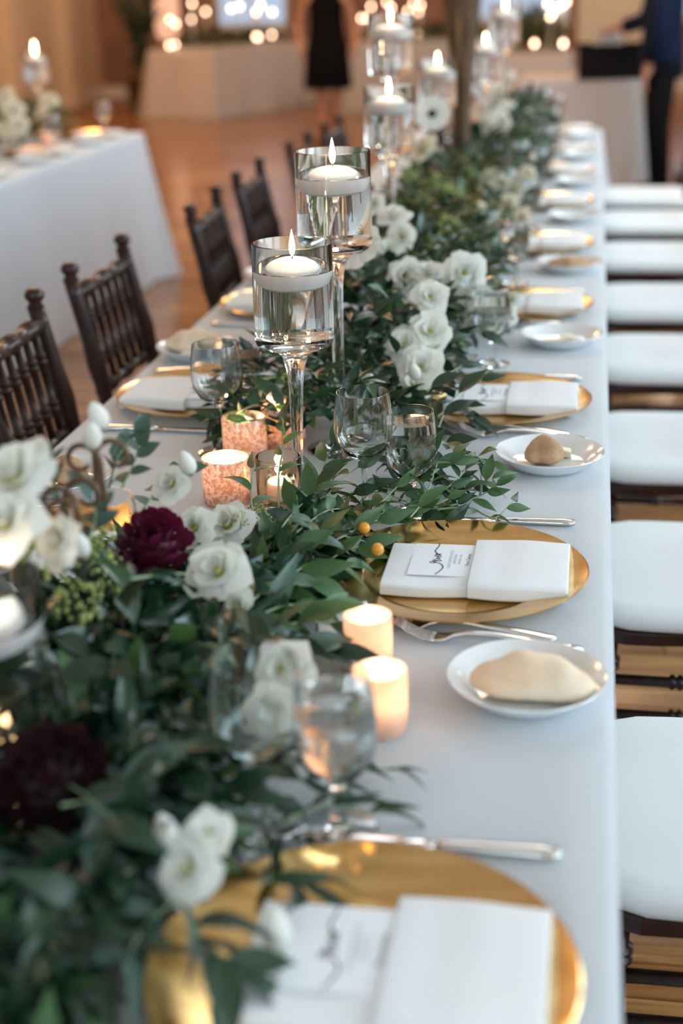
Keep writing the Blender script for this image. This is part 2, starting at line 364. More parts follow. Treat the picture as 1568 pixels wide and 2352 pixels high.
# ------------------------------------------------------------------ chairs
def bamboo(p0, p1, r, rings=(.33, .67), seg=10, bulge=1.45):
    p0, p1 = Vector(p0), Vector(p1); ts = [0]; rs = [r]; ln = (p1 - p0).length; w_ = .006 / ln
    for q in rings:
        for s in (-1.1, 1.1):
            for dt, k in ((-w_, 1), (-w_ * .4, bulge), (w_ * .4, bulge), (w_, 1)): ts.append(q + s * w_ + dt); rs.append(r * k)
    ts.append(1); rs.append(r)
    return tube([p0.lerp(p1, t) for t in ts], rs, seg)
def make_chair():
    t = empty('chiavari_chair', (0, 0, 0)); W = .175
    def part(n, vf, sm=True): return obj(n, mesh(n, *vf, mahogany, sm), t)
    ring = [(.205, -.19), (.215, 0), (.205, .19), (0, .192), (-.185, .18), (-.19, 0), (-.185, -.18), (0, -.192)]
    ring = [p for p in bez([Vector((x, y, 0)) for x, y in ring + ring[:1]], 4)][:-1]
    bevel(part('seat_frame', loft([[Vector((p.x, p.y, z)) for p in ring] for z in (.403, .43)]), False), .006, 3)
    for s in (-1, 1):
        part('leg', bamboo((.19, s * .17, .395), (.20, s * .175, 0), .0135, (.10, .5, .85)))
        bl = bez([(-.24, s * W, 0), (-.185, s * W, .40), (-.205, s * W, .62), (-.262, s * W, .895)], 6)
        rad = []
        for i, p in enumerate(bl): rad.append(.0165 * (1.28 if i in (5, 11, 14) else 1))
        v1 = tube(bl, rad, 12)
        v2 = lathe([(.014, .89), (.018, .895), (.012, .905), (.019, .914), (.02, .922), (.013, .931), (0, .933)], 12)
        v2 = ([(x - .262, y + s * W, z) for x, y, z in v2[0]], v2[1])
        lg = part('rear_leg', v1); obj('finial', mesh('finial', *v2, mahogany), lg)
    def bx(z): return -.185 - (max(0, z - .40) / .495) * .077 + .006 * math.sin((z - .4) * 6)
    part('top_rail', bamboo((bx(.865), -W, .865), (bx(.865), W, .865), .015, (.2, .5, .8), 10, 1.3))
    part('back_rail', bamboo((bx(.655), -W, .655), (bx(.655), W, .655), .013, (.2, .5, .8), 10, 1.3))
    part('back_rail', bamboo((bx(.545), -W, .545), (bx(.545), W, .545), .013, (.2, .5, .8), 10, 1.3))
    for k in range(6):
        y = -W + .05 + k * .05; part('spindle', bamboo((bx(.655), y, .655), (bx(.865), y, .865), .0085, (.28, .72), 8, 1.4))
    for s in (-1, 1):
        for z in (.258, .325): part('stretcher', bamboo((.195, s * .174, z), (-.225 + z * .08, s * W, z), .0095, (.3, .7)))
    for z in (.23, .30): part('stretcher', bamboo((.195, -.17, z), (.195, .17, z), .0095, (.3, .7)))
    part('stretcher', bamboo((-.215, -W, .24), (-.215, W, .24), .0115, (.3, .7)))
    return t
def cushion_mesh():
    rings = []
    for z, k, b in ((.432, .90, 0), (.436, .99, 0), (.448, 1.02, 0), (.462, 1.02, 0), (.472, .985, 0), (.477, .90, 0), (.480, .6, 0), (.481, .02, 0)):
        pts = []
        for i in range(40):
            a = 2 * PI * i / 40; ca, sa = math.cos(a), math.sin(a); r = .215 * k / (abs(ca) ** 7 + abs(sa) ** 7) ** (1 / 7)
            pts.append(Vector((ca * r + .008, sa * r, z)))
        rings.append(pts)
    return loft(rings)
PLACE = ['nearest to the camera', 'second from the near end', 'third from the near end', 'fourth from the near end', 'fifth from the near end', 'sixth from the near end', 'seventh from the near end', 'eighth from the near end', 'at the far end']
chair0 = make_chair(); used = [False]; cushion_me = mesh('seat_cushion', *cushion_mesh(), cushion_m)
ivory2 = mat('warm_ivory_cushion', (.74, .68, .60), .8)
def chair(x, y, rz, label, group, cush=None):
    global chair0
    if not used[0]: o = chair0; o.location = (x, y, 0); o.rotation_euler = (0, 0, rz); used[0] = True
    else: o = dup(chair0, (x, y, 0), rz)
    tag(o, label, 'chair', group)
    if cush:
        c = obj('seat_cushion', cushion_me); c.location = (x, y, 0); c.rotation_euler = (0, 0, rz)
        tag(c, cush, 'cushion', 'cushions along the row of white seats')
SY = [.86 + .768 * i for i in range(9)]
for i in range(9):
    chair(.250, SY[i] + (.0, .0, .01, -.015, .01, -.03, .0, .02, 0)[i], PI + (.0, .01, -.02, .015, -.01, .02, 0, .02, 0)[i],
          'dark mahogany chair under an ivory cushion, %s' % PLACE[i], 'chairs in the row of white seats',
          'ivory seat cushion on a dark chair, %s in its row' % PLACE[i])
for i, y in enumerate((2.385, 2.98, 3.79, 4.44, 5.25, 5.95)):
    chair(-.80 + (.03, .0, .03, .0, 0, 0)[i], y, (.05, .0, .06, .02, 0, 0)[i], 'dark mahogany spindle-back chair across the garland, %s in its row' % (['nearest', 'second', 'third', 'fourth', 'fifth', 'sixth'][i]), 'chairs facing the row of white seats',
          'ivory cushion tucked under the table edge on the %s spindle-back chair' % (['nearest', 'second', 'third', 'fourth', 'fifth', 'sixth'][i]))

# ------------------------------------------------------------------ tableware
def lathe_mesh(n, prof, m, seg=40):
    me = mesh(n, *lathe(prof, seg), m); me.set_sharp_from_angle(angle=.55); return me
charger_me = lathe_mesh('charger', [(0, .004), (.100, .004), (.108, .005), (.114, .0085), (.120, .0105), (.150, .0165), (.161, .0205), (.1625, .0195), (.161, .0178), (.150, .0135), (.118, .0065), (.112, .001), (.104, 0), (0, 0)], gold, 72)
bplate_me = lathe_mesh('bread_plate', [(0, .006), (.050, .006), (.058, .0085), (.072, .018), (.0805, .0255), (.0822, .0262), (.0828, .0250), (.079, .0215), (.068, .011), (.056, .0035), (.050, .0005), (.046, 0), (0, .002)], porcelain, 56)
goblet_p = [(0, .0045), (.012, .005), (.03, .0035), (.0345, .0022), (.035, .001), (.033, 0), (0, 0)]
def goblet_mesh():
    out = [(0, 0), (.034, 0), (.0352, .0015), (.034, .003), (.020, .006), (.0085, .011), (.0068, .022), (.0085, .033), (.0068, .042), (.011, .050), (.0235, .060), (.0325, .074), (.0362, .092), (.0365, .108), (.0345, .130), (.0318, .150), (.0316, .1515)]
    inn = [(.0306, .1515), (.0330, .130), (.0348, .108), (.0345, .092), (.0305, .0755), (.0215, .063), (.010, .0555), (0, .054)]
    return lathe_mesh('goblet', out + inn, glass, 40)
def goblet_water(): 
    return lathe_mesh('water', [(0, .0545), (.0098, .0558), (.0215, .0634), (.0305, .0758), (.0345, .092), (.0348, .108), (.0331, .129), (.0321, .137), (0, .137)], water_m, 40)
def wine_mesh():
    out = [(0, 0), (.036, 0), (.0372, .0014), (.036, .0026), (.016, .0055), (.0055, .012), (.0042, .030), (.0040, .060), (.0048, .076), (.012, .084), (.0290, .094), (.0385, .110), (.0415, .128), (.0405, .150), (.0365, .178), (.0362, .1792)]
    inn = [(.0352, .1792), (.0393, .150), (.0402, .128), (.0370, .111), (.0275, .0965), (.011, .088), (0, .0868)]
    return lathe_mesh('wine_glass', out + inn, glass, 40)
goblet_me, gwater_me, wine_me = goblet_mesh(), goblet_water(), wine_mesh()
def strip(stations, seg=8):                # stations along -x: (x, half width, z, half thickness) with elliptic section
    return loft([[Vector((x, hw * math.cos(2 * PI * k / seg), z + ht * math.sin(2 * PI * k / seg))) for k in range(seg)] for x, hw, z, ht in stations])
def fork_mesh():
    han = strip([(.100, .002, .0045, .0012), (.098, .0075, .0045, .0016), (.085, .0105, .005, .0018), (.05, .0075, .009, .0018), (.0, .0042, .0135, .0019), (-.03, .0034, .0125, .0019), (-.045, .005, .009, .0016), (-.054, .0105, .0055, .0012), (-.062, .0120, .004, .0011), (-.068, .0122, .0038, .001)])
    parts = [han]
    for k in range(4):
        y = -.0098 + k * .00653
        v, f = strip([(-.066, .0022, .0038, .001), (-.080, .0017, .0052, .0009), (-.098, .0015, .0125, .0008), (-.112, .0009, .0225, .0006)], 6)
        parts.append(([Vector((p.x, p.y + y * (1.0 - max(0, (-p.x - .09)) * 3), p.z)) for p in v], f))
    return mesh('fork', *join(parts), silver)
def knife_mesh():
    han = strip([(.118, .003, .0048, .002), (.116, .0080, .0048, .0038), (.10, .0092, .005, .0045), (.06, .0078, .005, .0042), (.02, .0060, .005, .0036), (.012, .0062, .005, .0032)])
    bl = strip([(.013, .0058, .005, .0020), (-.01, .0078, .005, .0011), (-.05, .0098, .0048, .0009), (-.085, .0095, .0046, .0008), (-.108, .006, .0042, .0007), (-.116, .0014, .004, .0005)])
    return mesh('handle', *han, silver), mesh('blade', *bl, silver)
fork_me = fork_mesh(); knife_h, knife_b = knife_mesh()
spoon_me = mesh('spoon', *strip([(.095, .002, .004, .0012), (.093, .007, .004, .0016), (.08, .009, .0045, .0017), (.03, .0045, .009, .0018), (-.02, .0034, .0095, .0018), (-.035, .006, .0065, .0012), (-.05, .0165, .004, .0010), (-.068, .019, .0035, .001), (-.082, .014, .005, .0009), (-.09, .003, .007, .0008)], 12), silver)
def slab(x0, x1, y0, y1, z0, z1, seed, n=13, bulge=.004, seg=56, rr=.004):
    r = random.Random(seed); rings = []; a_, b_, c_ = r.uniform(0, 6), r.uniform(0, 6), r.uniform(0, 6)
    def sec(x, yy0, yy1, zz0, zz1, k):
        pts = []; cy, cz, hy, hz = (yy0 + yy1) / 2, (zz0 + zz1) / 2, (yy1 - yy0) / 2, (zz1 - zz0) / 2
        for i in range(seg):
            a = 2 * PI * i / seg; ca, sa = math.cos(a), math.sin(a)
            y = math.copysign(abs(ca) ** .22, ca); z = math.copysign(abs(sa) ** .35, sa)
            zz = cz + z * hz * k + .0010 * math.sin(y * 2.2 + x * 30 + a_)
            pts.append(Vector((x, cy + y * hy, max(zz, z0)))) 
        return pts
    for i in range(n):
        t = i / (n - 1); x = x0 + (x1 - x0) * t; w_ = .0022 * math.sin(t * 7 + b_); v_ = .0022 * math.sin(t * 5 + c_)
        k = .72 if i in (0, n - 1) else (.95 if i in (1, n - 2) else 1)
        if i == 1: x = x0 + rr * .5
        if i == n - 2: x = x1 - rr * .5
        rings.append(sec(x, y0 + w_, y1 + v_, z0, z1 + .0008 * math.sin(t * 9 + a_), k))
    return loft(rings)
def crisp(o): o.modifiers.new('normals', 'WEIGHTED_NORMAL'); return o
nap_body = mesh('napkin', *slab(-.088, .100, -.066, .068, .0045, .0225, 3), linen)
nap_band = mesh('pocket_fold', *slab(.018, .138, -.072, .083, .0045, .0275, 9), linen)
card_me = mesh('menu_card', *box(-.0575, .030, -.038, .064, .0228, .0234), paper, False)
def font_me(txt, size):
    c = bpy.data.curves.new('lettering', 'FONT'); c.body = txt; c.size = size; c.align_x = 'CENTER'; c.align_y = 'CENTER'; c.extrude = .00006; c.resolution_u = 3
    o = bpy.data.objects.new('lettering', c); COL.objects.link(o); me = bpy.data.meshes.new_from_object(o.evaluated_get(bpy.context.evaluated_depsgraph_get()))
    bpy.data.objects.remove(o); bpy.data.curves.remove(c); me.materials.clear(); return me
PL = Vector((-.15, 1.627, T))              # centre of the sharp place setting
_sw = [(665, 645), (720, 612), (770, 570), (795, 535), (782, 500), (745, 474), (690, 464), (625, 468), (594, 456), (612, 444), (694, 462), (628, 425), (716, 444), (650, 404), (720, 436), (778, 433), (700, 404), (700, 392), (748, 392), (744, 405), (708, 384), (728, 372), (662, 356), (730, 368), (776, 372), (680, 342), (700, 334), (772, 350), (688, 324), (740, 326), (772, 330), (738, 334), (700, 310), (677, 280), (700, 246), (738, 200), (745, 158)]
_pts = [on(900 + a / 6.817, 1225 + b / 6.817, .0236) - PL for a, b in _sw]
_pts = bez(_pts, 3)
_rad = [.0005 + .0006 * (1 if (i < 18 or i > len(_pts) - 18) else .25) * math.sin(PI * min(1, (i + 1) / len(_pts) * 1.0)) ** .3 for i in range(len(_pts))]
V, Fa = tube(_pts, _rad, 5)
menu_word = mesh('menu_lettering', [(v.x, v.y, .0236 + (v.z - .0236) * .25) for v in V], Fa, ink)
fonts = []
for txt, size, px, py, m in (('CHRISTOPHER & KELLY', .0058, 917, 415, ink_grey), ('ANDERSON', .0058, 988, 415, ink_grey), ('SEPTEMBER 23, 2017', .0036, 1067, 420, ink_grey), ('First Course', .0075, 1195, 428, ink), ('House Salad', .0042, 1280, 430, ink_grey)):
    c = font_me(txt, size); c.materials.append(m); p = on(900 + px / 6.817, 1225 + py / 6.817, .0236) - PL
    fonts.append((c, (p.x, p.y + .002, .02352)))
butter_me = mesh('butter_pat', *slab(-.014, .014, -.011, .011, 0, .012, 5, 5), butter_m)
def loaf(L_, W_, H_, m, seed, slash=True):
    r = random.Random(seed); rings = []; n = 18; sg = 20
    for i in range(n):
        t = i / (n - 1); s = math.sin(PI * (.02 + .96 * t)) ** .55; x = (t - .5) * L_; pts = []
        for k in range(sg):
            a = 2 * PI * k / sg; y = math.cos(a) * W_ / 2 * s; z = math.sin(a) * H_ * s * (1 if math.sin(a) > 0 else .35)
            z += .35 * H_ * (1 - 0)
            if slash and math.sin(a) > .3: z += .055 * H_ * math.sin(t * 19 + 1.2 * math.cos(a)) * s
            pts.append(Vector((x, y + .003 * math.sin(t * 9 + seed), max(z + r.uniform(-1, 1) * .0006, 0))))
        rings.append(pts)
    return mesh('bread_roll', *loft(rings), m)
torpedo = loaf(.128, .058, .036, crust, 3); round_roll = loaf(.060, .046, .033, brown_crust, 4, False); flat_roll = loaf(.115, .085, .020, brown_crust, 6)
SIDE = {1: 'cushioned-seat side', -1: 'spindle-chair side'}
def place(o, x, y, h, rz): o.location = (x, y, T + h); o.rotation_euler = (0, 0, rz); return o
def setting(i, y, side, xo=0., what='cnmkfsbwg', bread=None, where=None, xc=None):
    """one place setting; side 1 faces -x from the cushioned chairs, side -1 faces +x"""
    rz = 0 if side == 1 else PI
    x = (-.15 if side == 1 else -.672) + xo; sd = side
    wh = where or 'on the %s, %s' % (SIDE[side], PLACE[i]); g = (' of the %s' % SIDE[side]) if not where else ' of the neighbouring table'
    def P(dx, dy): return x + sd * dx, y + sd * dy
    def put(n, me, dx, dy, h, label, cat, grp=None, dr=0.):
        o = obj(n, me); tag(o, label, cat, grp); return place(o, *P(dx, dy), h, rz + dr)
    if 'c' in what: put('charger_plate', charger_me, 0, 0, .0002, 'round gold charger plate ' + wh, 'plate', 'gold chargers' + g)
    if 'n' in what:
        e = empty('folded_napkin', (0, 0, 0)); place(e, x, y, 0, rz); tag(e, 'white pocket-folded napkin on the charger ' + wh, 'napkin', 'folded napkins' + g)
        crisp(obj('napkin_body', nap_body, e)); crisp(obj('pocket_fold', nap_band, e))
    if 'm' in what:
        e = empty('menu_card', (0, 0, 0)); place(e, x, y, 0, rz); tag(e, 'printed menu card tucked in the napkin ' + wh, 'card', 'menu cards' + g)
        obj('card', card_me, e); obj('heading', menu_word, e)
        if i < 4 and not where:
            for c, p in fonts: f = obj('printed_line', c, e); f.location = p; f.rotation_euler = (0, 0, PI / 2)
    if 'k' in what:
        e = empty('table_knife', (0, 0, 0)); place(e, *P(.025, .185 if i != 1 else .204), .0003, rz + U(-.02, .02)); tag(e, 'silver table knife beyond the charger ' + wh, 'knife', 'knives' + g)
        obj('handle', knife_h, e); obj('blade', knife_b, e)
    if 's' in what: put('teaspoon', spoon_me, .0, .222, .0006, 'silver spoon lying beside the knife ' + wh, 'spoon', 'spoons' + g, U(-.03, .03))
    if 'f' in what:
        put('dinner_fork', fork_me, .028, -.150, .0012, 'silver fork close to the charger ' + wh, 'fork', 'inner forks' + g, -.12)
        put('salad_fork', fork_me, .058, -.178, .0012, 'silver fork between charger and bread plate ' + wh, 'fork', 'outer forks' + g, -.10)
    if 'b' in what:
        bx, by = .100, (-.292 if i == 1 else -.312)
        put('bread_plate', bplate_me, bx, by, .0002, 'small white bread plate ' + wh, 'plate', 'bread plates' + g)
        if bread == 'torpedo':
            put('bread_roll', torpedo, bx + .006, by - .012, .0065, 'long pale bread roll on its plate ' + wh, 'bread', None, -.05); put('butter_pat', butter_me, bx + .01, by + .032, .0068, 'butter pat behind the long roll ' + wh, 'butter')
        elif bread == 'round':
            put('bread_roll', round_roll, bx - .008, by - .006, .0065, 'small round brown roll on its plate ' + wh, 'bread', None, .1); put('butter_pat', butter_me, bx + .018, by + .028, .0068, 'butter pat beside the round roll ' + wh, 'butter')
        elif bread == 'flat': put('bread_roll', flat_roll, bx, by, .0085, 'broad flat brown roll on its plate ' + wh, 'bread', None, .1)
        elif bread == 'butter': put('butter_pat', butter_me, bx + .01, by + .005, .0068, 'lone butter pat on its plate ' + wh, 'butter')
    if 'w' in what: put('wine_glass', wine_me, *((-.149, .222) if i == 1 else (-.115, .175) if i == 0 else (-.10, .29)), .0003, 'empty stemmed wine glass ' + wh, 'glass', 'wine glasses' + g)
    if 'g' in what:
        e = put('water_goblet', goblet_me, *((-.084, .229) if i == 1 else (-.053, .205) if i == 0 else (-.03, .29) if side == 1 else (-.118, .19)), .0003, 'stemmed goblet filled with water ' + wh, 'glass', 'water goblets' + g)
        obj('water', gwater_me, e)
BR = [None, 'torpedo', 'round', 'butter', 'flat', 'butter', None, 'butter', 'butter']
for i in range(9): setting(i, SY[i] + (0, 0, 0, 0, .0, .0, 0, 0, -.02)[i], 1, 0, 'cnmkfbwg' if i < 5 else 'cnkbwg', BR[i])
for i, b in ((1, 'round'), (2, 'torpedo'), (3, 'butter'), (4, 'round')): setting(i, SY[i] + .0, -1, 0, 'cnmkfbwg' if i < 3 else 'cnkbg', b)
for k, (y, wd) in enumerate(((5.47, 'three places from its far end'), (6.24, 'two places from its far end'), (6.98, 'at its far corner'))):
    setting(8, y, 1, LX1 - TX1, 'cnbg', 'butter', 'on the neighbouring table, ' + wd)

# ------------------------------------------------------------------ candles
flame_me = mesh('flame', *lathe([(0, 0), (.0028, .003), (.0042, .009), (.0036, .017), (.0018, .026), (0, .033)], 10), flame_m)
wick_me = mesh('wick', *tube([(0, 0, 0), (.0006, 0, .008)], .0008, 6), wick_m)
def holder(x, y, htop, label, group='tall stemmed floating candle holders', parts=True, flame=1.0, lean=0.):
    """clear cylinder bowl on a trumpet stem, part filled with water, floating candle; htop = rim height above the table"""
    h = htop - .148
    e = empty('candle_holder', (x, y, T + .0003)); tag(e, label, 'candle holder', group); e.rotation_euler = (0, lean, 0)
    prof = [(0, 0), (.052, 0), (.054, .002), (.052, .004), (.030, .008), (.013, .016), (.0082, .030), (.0080, .06), (.0105, h - .06), (.0130, h - .035), (.0190, h - .015), (.030, h - .003), (.034, h), (.050, h + .001), (.0555, h + .005), (.0570, h + .012), (.0570, h + .1475), (.0565, h + .148), (.0545, h + .148), (.0543, h + .1475), (.0543, h + .020), (.052, h + .0165), (0, h + .0160)]
    obj('stem_and_bowl', lathe_mesh('stem_and_bowl', prof, glass, 56), e)
    wl_ = h + .110
    obj('water', lathe_mesh('water', [(0, h + .0158), (.052, h + .0163), (.0546, h + .020), (.0546, wl_ + .001), (.0540, wl_), (0, wl_)], water_m, 56), e)
    c = obj('floating_candle', lathe_mesh('floating_candle', [(0, wl_ - .026), (.030, wl_ - .026), (.038, wl_ - .022), (.0425, wl_ - .012), (.0420, wl_ - .005), (.0385, wl_ + .0005), (.0365, wl_ + .0025), (.029, wl_ + .006), (.016, wl_ + .009), (0, wl_ + .010)], wax, 40), e)
    w_ = obj('wick', wick_me, c); w_.location = (0, 0, wl_ + .0095)
    f = obj('flame', flame_me, c); f.location = (0, 0, wl_ + .0135); f.scale = (flame * 1.15, flame * 1.15, flame * 1.3)
    point('candle_light', (x, y, T + wl_ + .058), .16, (1.0, .74, .50), .004)
    return e
def flame_light(p, power=.35): point('candle_light', p, power, (1.0, .66, .42), .006)
holder(-.415, 1.953, .364, 'shorter sharp candle holder in front, floating candle lit above the mercury votives', lean=.012)
holder(-.383, 2.140, .468, 'taller sharp candle holder just behind the shorter one')
p = at(-48, 1450, 1.05); holder(p.x, 1.05, .235, 'blurred candle holder at the near end beside the dark flowers')
FAR = [((897, 100), 3.75, .62, 'tall blurred holder rising above the garland between guests'), ((893, 235), 3.35, .475, 'blurred holder just before the tallest blurred one'),
       ((1005, 165), 4.55, .47, 'blurred holder above the dark-centred anemone'), ((1063, 225), 4.85, .40, 'low blurred holder close to the dark tall vase'),
       ((1115, 120), 5.45, .49, 'far blurred holder beyond the dark tall vase'), ((1160, 40), 5.75, .60, 'tallest far holder, above the white flower heads')]
for (px, py), Y, hh, lb in FAR:
    p = at(px, py, Y); holder(p.x, Y, hh, lb)
def votive_mesh(r, h, m, n):
    return lathe_mesh(n, [(0, 0), (r * .9, 0), (r * .97, .003), (r, h * .25), (r * 1.0, h - .001), (r * .985, h), (r * .955, h), (r * .955, h - .002), (r * .94, h * .25), (r * .88, .007), (0, .006)], m, 40)
vt_me = votive_mesh(.035, .068, mercury, 'cup'); vp_me = votive_mesh(.0265, .068, frosted, 'cup'); vc_me = votive_mesh(.033, .070, glassy('amber_glass', 1.45, (1.0, .93, .84)), 'cup')
vw_me = lathe_mesh('candle', [(0, .006), (.019, .006), (.019, .027), (.0175, .030), (.006, .0285), (0, .029)], wax, 28)
def votive(x, y, me, label, h=.0003, power=.25, grp='glowing votive cups'):
    e = empty('votive_candle', (x, y, T + h)); tag(e, label, 'votive', grp)
    obj('cup', me, e); c = obj('candle', vw_me, e); obj('wick', wick_me, c).location = (0, 0, .028); f = obj('flame', flame_me, c); f.location = (0, 0, .031); f.scale = (.6,) * 3
    if power: flame_light((x, y, T + h + .047), power)
votive(-.507, 1.885, vt_me, 'rosy mercury-glass votive, largest and nearest of the cluster under the candle holders', power=.7)
votive(-.430, 1.890, vc_me, 'clear amber votive beside the holder stem with its candle showing')
votive(-.527, 2.085, vt_me, 'mercury votive behind the rosy one, near the water goblet', power=.6)
votive(-.478, 2.150, vt_me, 'mercury votive farthest back of the cluster, half behind leaves', power=.6)
votive(-.222, 1.372, vp_me, 'peach votive at the tip of the fork, behind its twin', power=.24)
votive(-.190, 1.247, vp_me, 'peach votive in front of its twin, beside the water goblet', power=.26)
for (px, py), Y, lb in (((1146, 548), 3.95, 'tiny far votive glowing in the olive greenery'), ((1236, 278), 6.9, 'far votive glowing at the end of the garland'), ((1078, 366), 5.0, 'far votive glowing at the foot of the tall vase'), ((1130, 735), 3.0, 'votive glowing behind the white blooms near a goblet')):
    q = at(px, py, Y); votive(q.x, Y, vt_me, lb, max(.0003, q.z - T - .04) if False else .0003, .25)
# white tent card behind the peach votive
q = on(800, 1475); tc = obj('place_card', mesh('place_card', [(-.03, -.012, 0), (.03, -.012, 0), (.03, 0, .046), (-.03, 0, .046), (.03, .014, 0), (-.03, .014, 0), (-.03, -.0125, 0), (.03, -.0125, 0), (.03, 0, .0468), (-.03, 0, .0468), (.03, .0145, 0), (-.03, .0145, 0)], [(0, 1, 2, 3), (3, 2, 4, 5), (7, 6, 9, 8), (8, 9, 11, 10)], paper, False))
tc.location = (-.262, 1.44, T); tc.rotation_euler = (0, 0, .5); tag(tc, 'small white folded card behind the peach votive', 'card')

# ------------------------------------------------------------------ flowers and greenery
def leaf_geo(wr, tip, curl, fold, n=7, wave=0.):
    V = []; Fa = []
    for i in range(n + 1):
        t = i / n; hw = wr / 2 * 1.18 * (math.sin(PI * t ** tip)) ** .9 * (1 - .38 * t) if 0 < t < 1 else .004
        z = -curl * t * t + .05 * math.sin(PI * t); 
        V += [(t, -hw, z + fold * hw * 2 + wave * math.sin(t * 9)), (t, 0, z), (t, hw, z + fold * hw * 2 - wave * math.sin(t * 9))]
    for i in range(n):
        a = i * 3; Fa += [(a, a + 3, a + 4, a + 1), (a + 1, a + 4, a + 5, a + 2)]
    return V, Fa
LG = {'smilax': [leaf_geo(.36, .80, .12, .20, 8), leaf_geo(.32, .76, .28, .25, 8), leaf_geo(.40, .84, -.06, .16, 8, .012)],
      'long': [leaf_geo(.17, .85, .25, .3), leaf_geo(.20, .8, .05, .25)],
      'round': [leaf_geo(.62, .92, .10, .10), leaf_geo(.55, .95, -.05, .12)]}
LMAT = {'green': leaf_green, 'dark': leaf_dark, 'grey': leaf_grey, 'olive': leaf_olive}
LM = {}
def leaf_mesh(shape, tone):
    k = (shape, tone)
    if k not in LM: LM[k] = [mesh('leaf', *g, LMAT[tone]) for g in LG[shape]]
    return random.choice(LM[k])
def orient(d, n):
    d = d.normalized(); n = n - d * n.dot(d)
    if n.length < 1e-4: n = frame(d)[1]
    n.normalize(); y = n.cross(d)
    return Matrix(((d.x, y.x, n.x, 0), (d.y, y.y, n.y, 0), (d.z, y.z, n.z, 0), (0, 0, 0, 1)))
def rv(k=1.): return Vector((random.gauss(0, 1), random.gauss(0, 1), random.gauss(0, 1))) * k
def petal_geo(r0, r1, z1, drop, half, ruff, ph, n=5):
    V = []; Fa = []
    for j in range(n):
        v = j / (n - 1)
        for i in range(n):
            u = -1 + 2 * i / (n - 1); vv = v * (1 - .20 * u * u)
            a = u * half * (.45 + .75 * math.sin(PI * (.12 + .62 * v)))
            r = r0 + (r1 - r0) * vv ** 1.15 + ruff * math.sin(5 * u + ph) * v * v
            z = z1 * vv ** .8 - drop * vv ** 3 + ruff * .8 * math.cos(4 * u + ph) * v * v
            V.append((r * math.cos(a), r * math.sin(a), z))
    for j in range(n - 1):
        for i in range(n - 1):
            a = j * n + i; Fa.append((a, a + 1, a + n + 1, a + n))
    return V, Fa
PET = {}
for nm, m in (('white', petal_m), ('cream', petal_c)):
    PET[nm] = {'out': [mesh('petal', *petal_geo(.10, 1.0, .55, .38, .80, .07, p), m) for p in (0, 2)],
               'mid': [mesh('petal', *petal_geo(.08, .66, .70, .12, .95, .05, p), m) for p in (1, 3)],
               'inn': [mesh('petal', *petal_geo(.04, .32, .72, .0, 1.3, .03, p), m) for p in (1, 4)],
               'flat': [mesh('petal', *petal_geo(.10, 1.05, .22, .05, .55, .03, p), m) for p in (0, 2)]}
for nm, m in (('burgundy', burgundy), ('maroon', maroon)):
    PET[nm] = {'d': [mesh('petal', *petal_geo(.05, .42, .12, -.10, .55, .02, p, 4), m) for p in (0, 2)]}
centre_y = mesh('centre', *lathe([(0, -.12), (.10, -.10), (.16, .05), (.11, .30), (0, .36)], 10), yolk)
calyx_k = mesh('centre', *lathe([(0, -.06), (.2, -.04), (.26, .08), (.18, .22), (0, .26)], 14), black_c)
core_d = mesh('core', *lathe([(0, -.5), (.4, -.4), (.62, 0), (.45, .42), (0, .6)], 14), burgundy); core_m = mesh('core', *lathe([(0, -.5), (.4, -.4), (.62, 0), (.45, .42), (0, .6)], 14), maroon)
bud_me = mesh('flower_bud', *lathe([(0, 0), (.16, .04), (.30, .25), (.33, .5), (.24, .8), (.08, 1.02), (0, 1.05)], 12), petal_m)
calyx_me = mesh('calyx', *lathe([(0, -.05), (.12, -.02), (.2, .1), (.27, .22), (.24, .25), (.1, .1), (0, .08)], 10), stem_m)
_b = bmesh.new(); bmesh.ops.create_icosphere(_b, subdivisions=1, radius=1); ICO = ([v.co.copy() for v in _b.verts], [tuple(v.index for v in f.verts) for f in _b.faces]); _b.free()
def seed_cluster(seed):
    r = random.Random(seed); ps = []
    for k in range(70):
        d = Vector((r.gauss(0, 1), r.gauss(0, 1), r.gauss(0, 1))).normalized(); p = d * r.uniform(.5, 1); p.z = abs(p.z) * .8; s = r.uniform(.07, .13)
        ps.append(([v * s + p for v in ICO[0]], ICO[1]))
    return mesh('blossom_cluster', *join(ps), seed_m)
SEED = [seed_cluster(k) for k in (1, 2, 3)]
CAMV = Vector((0, -.75, .65)); FACE = Vector((.26, -.82, .51)).normalized()
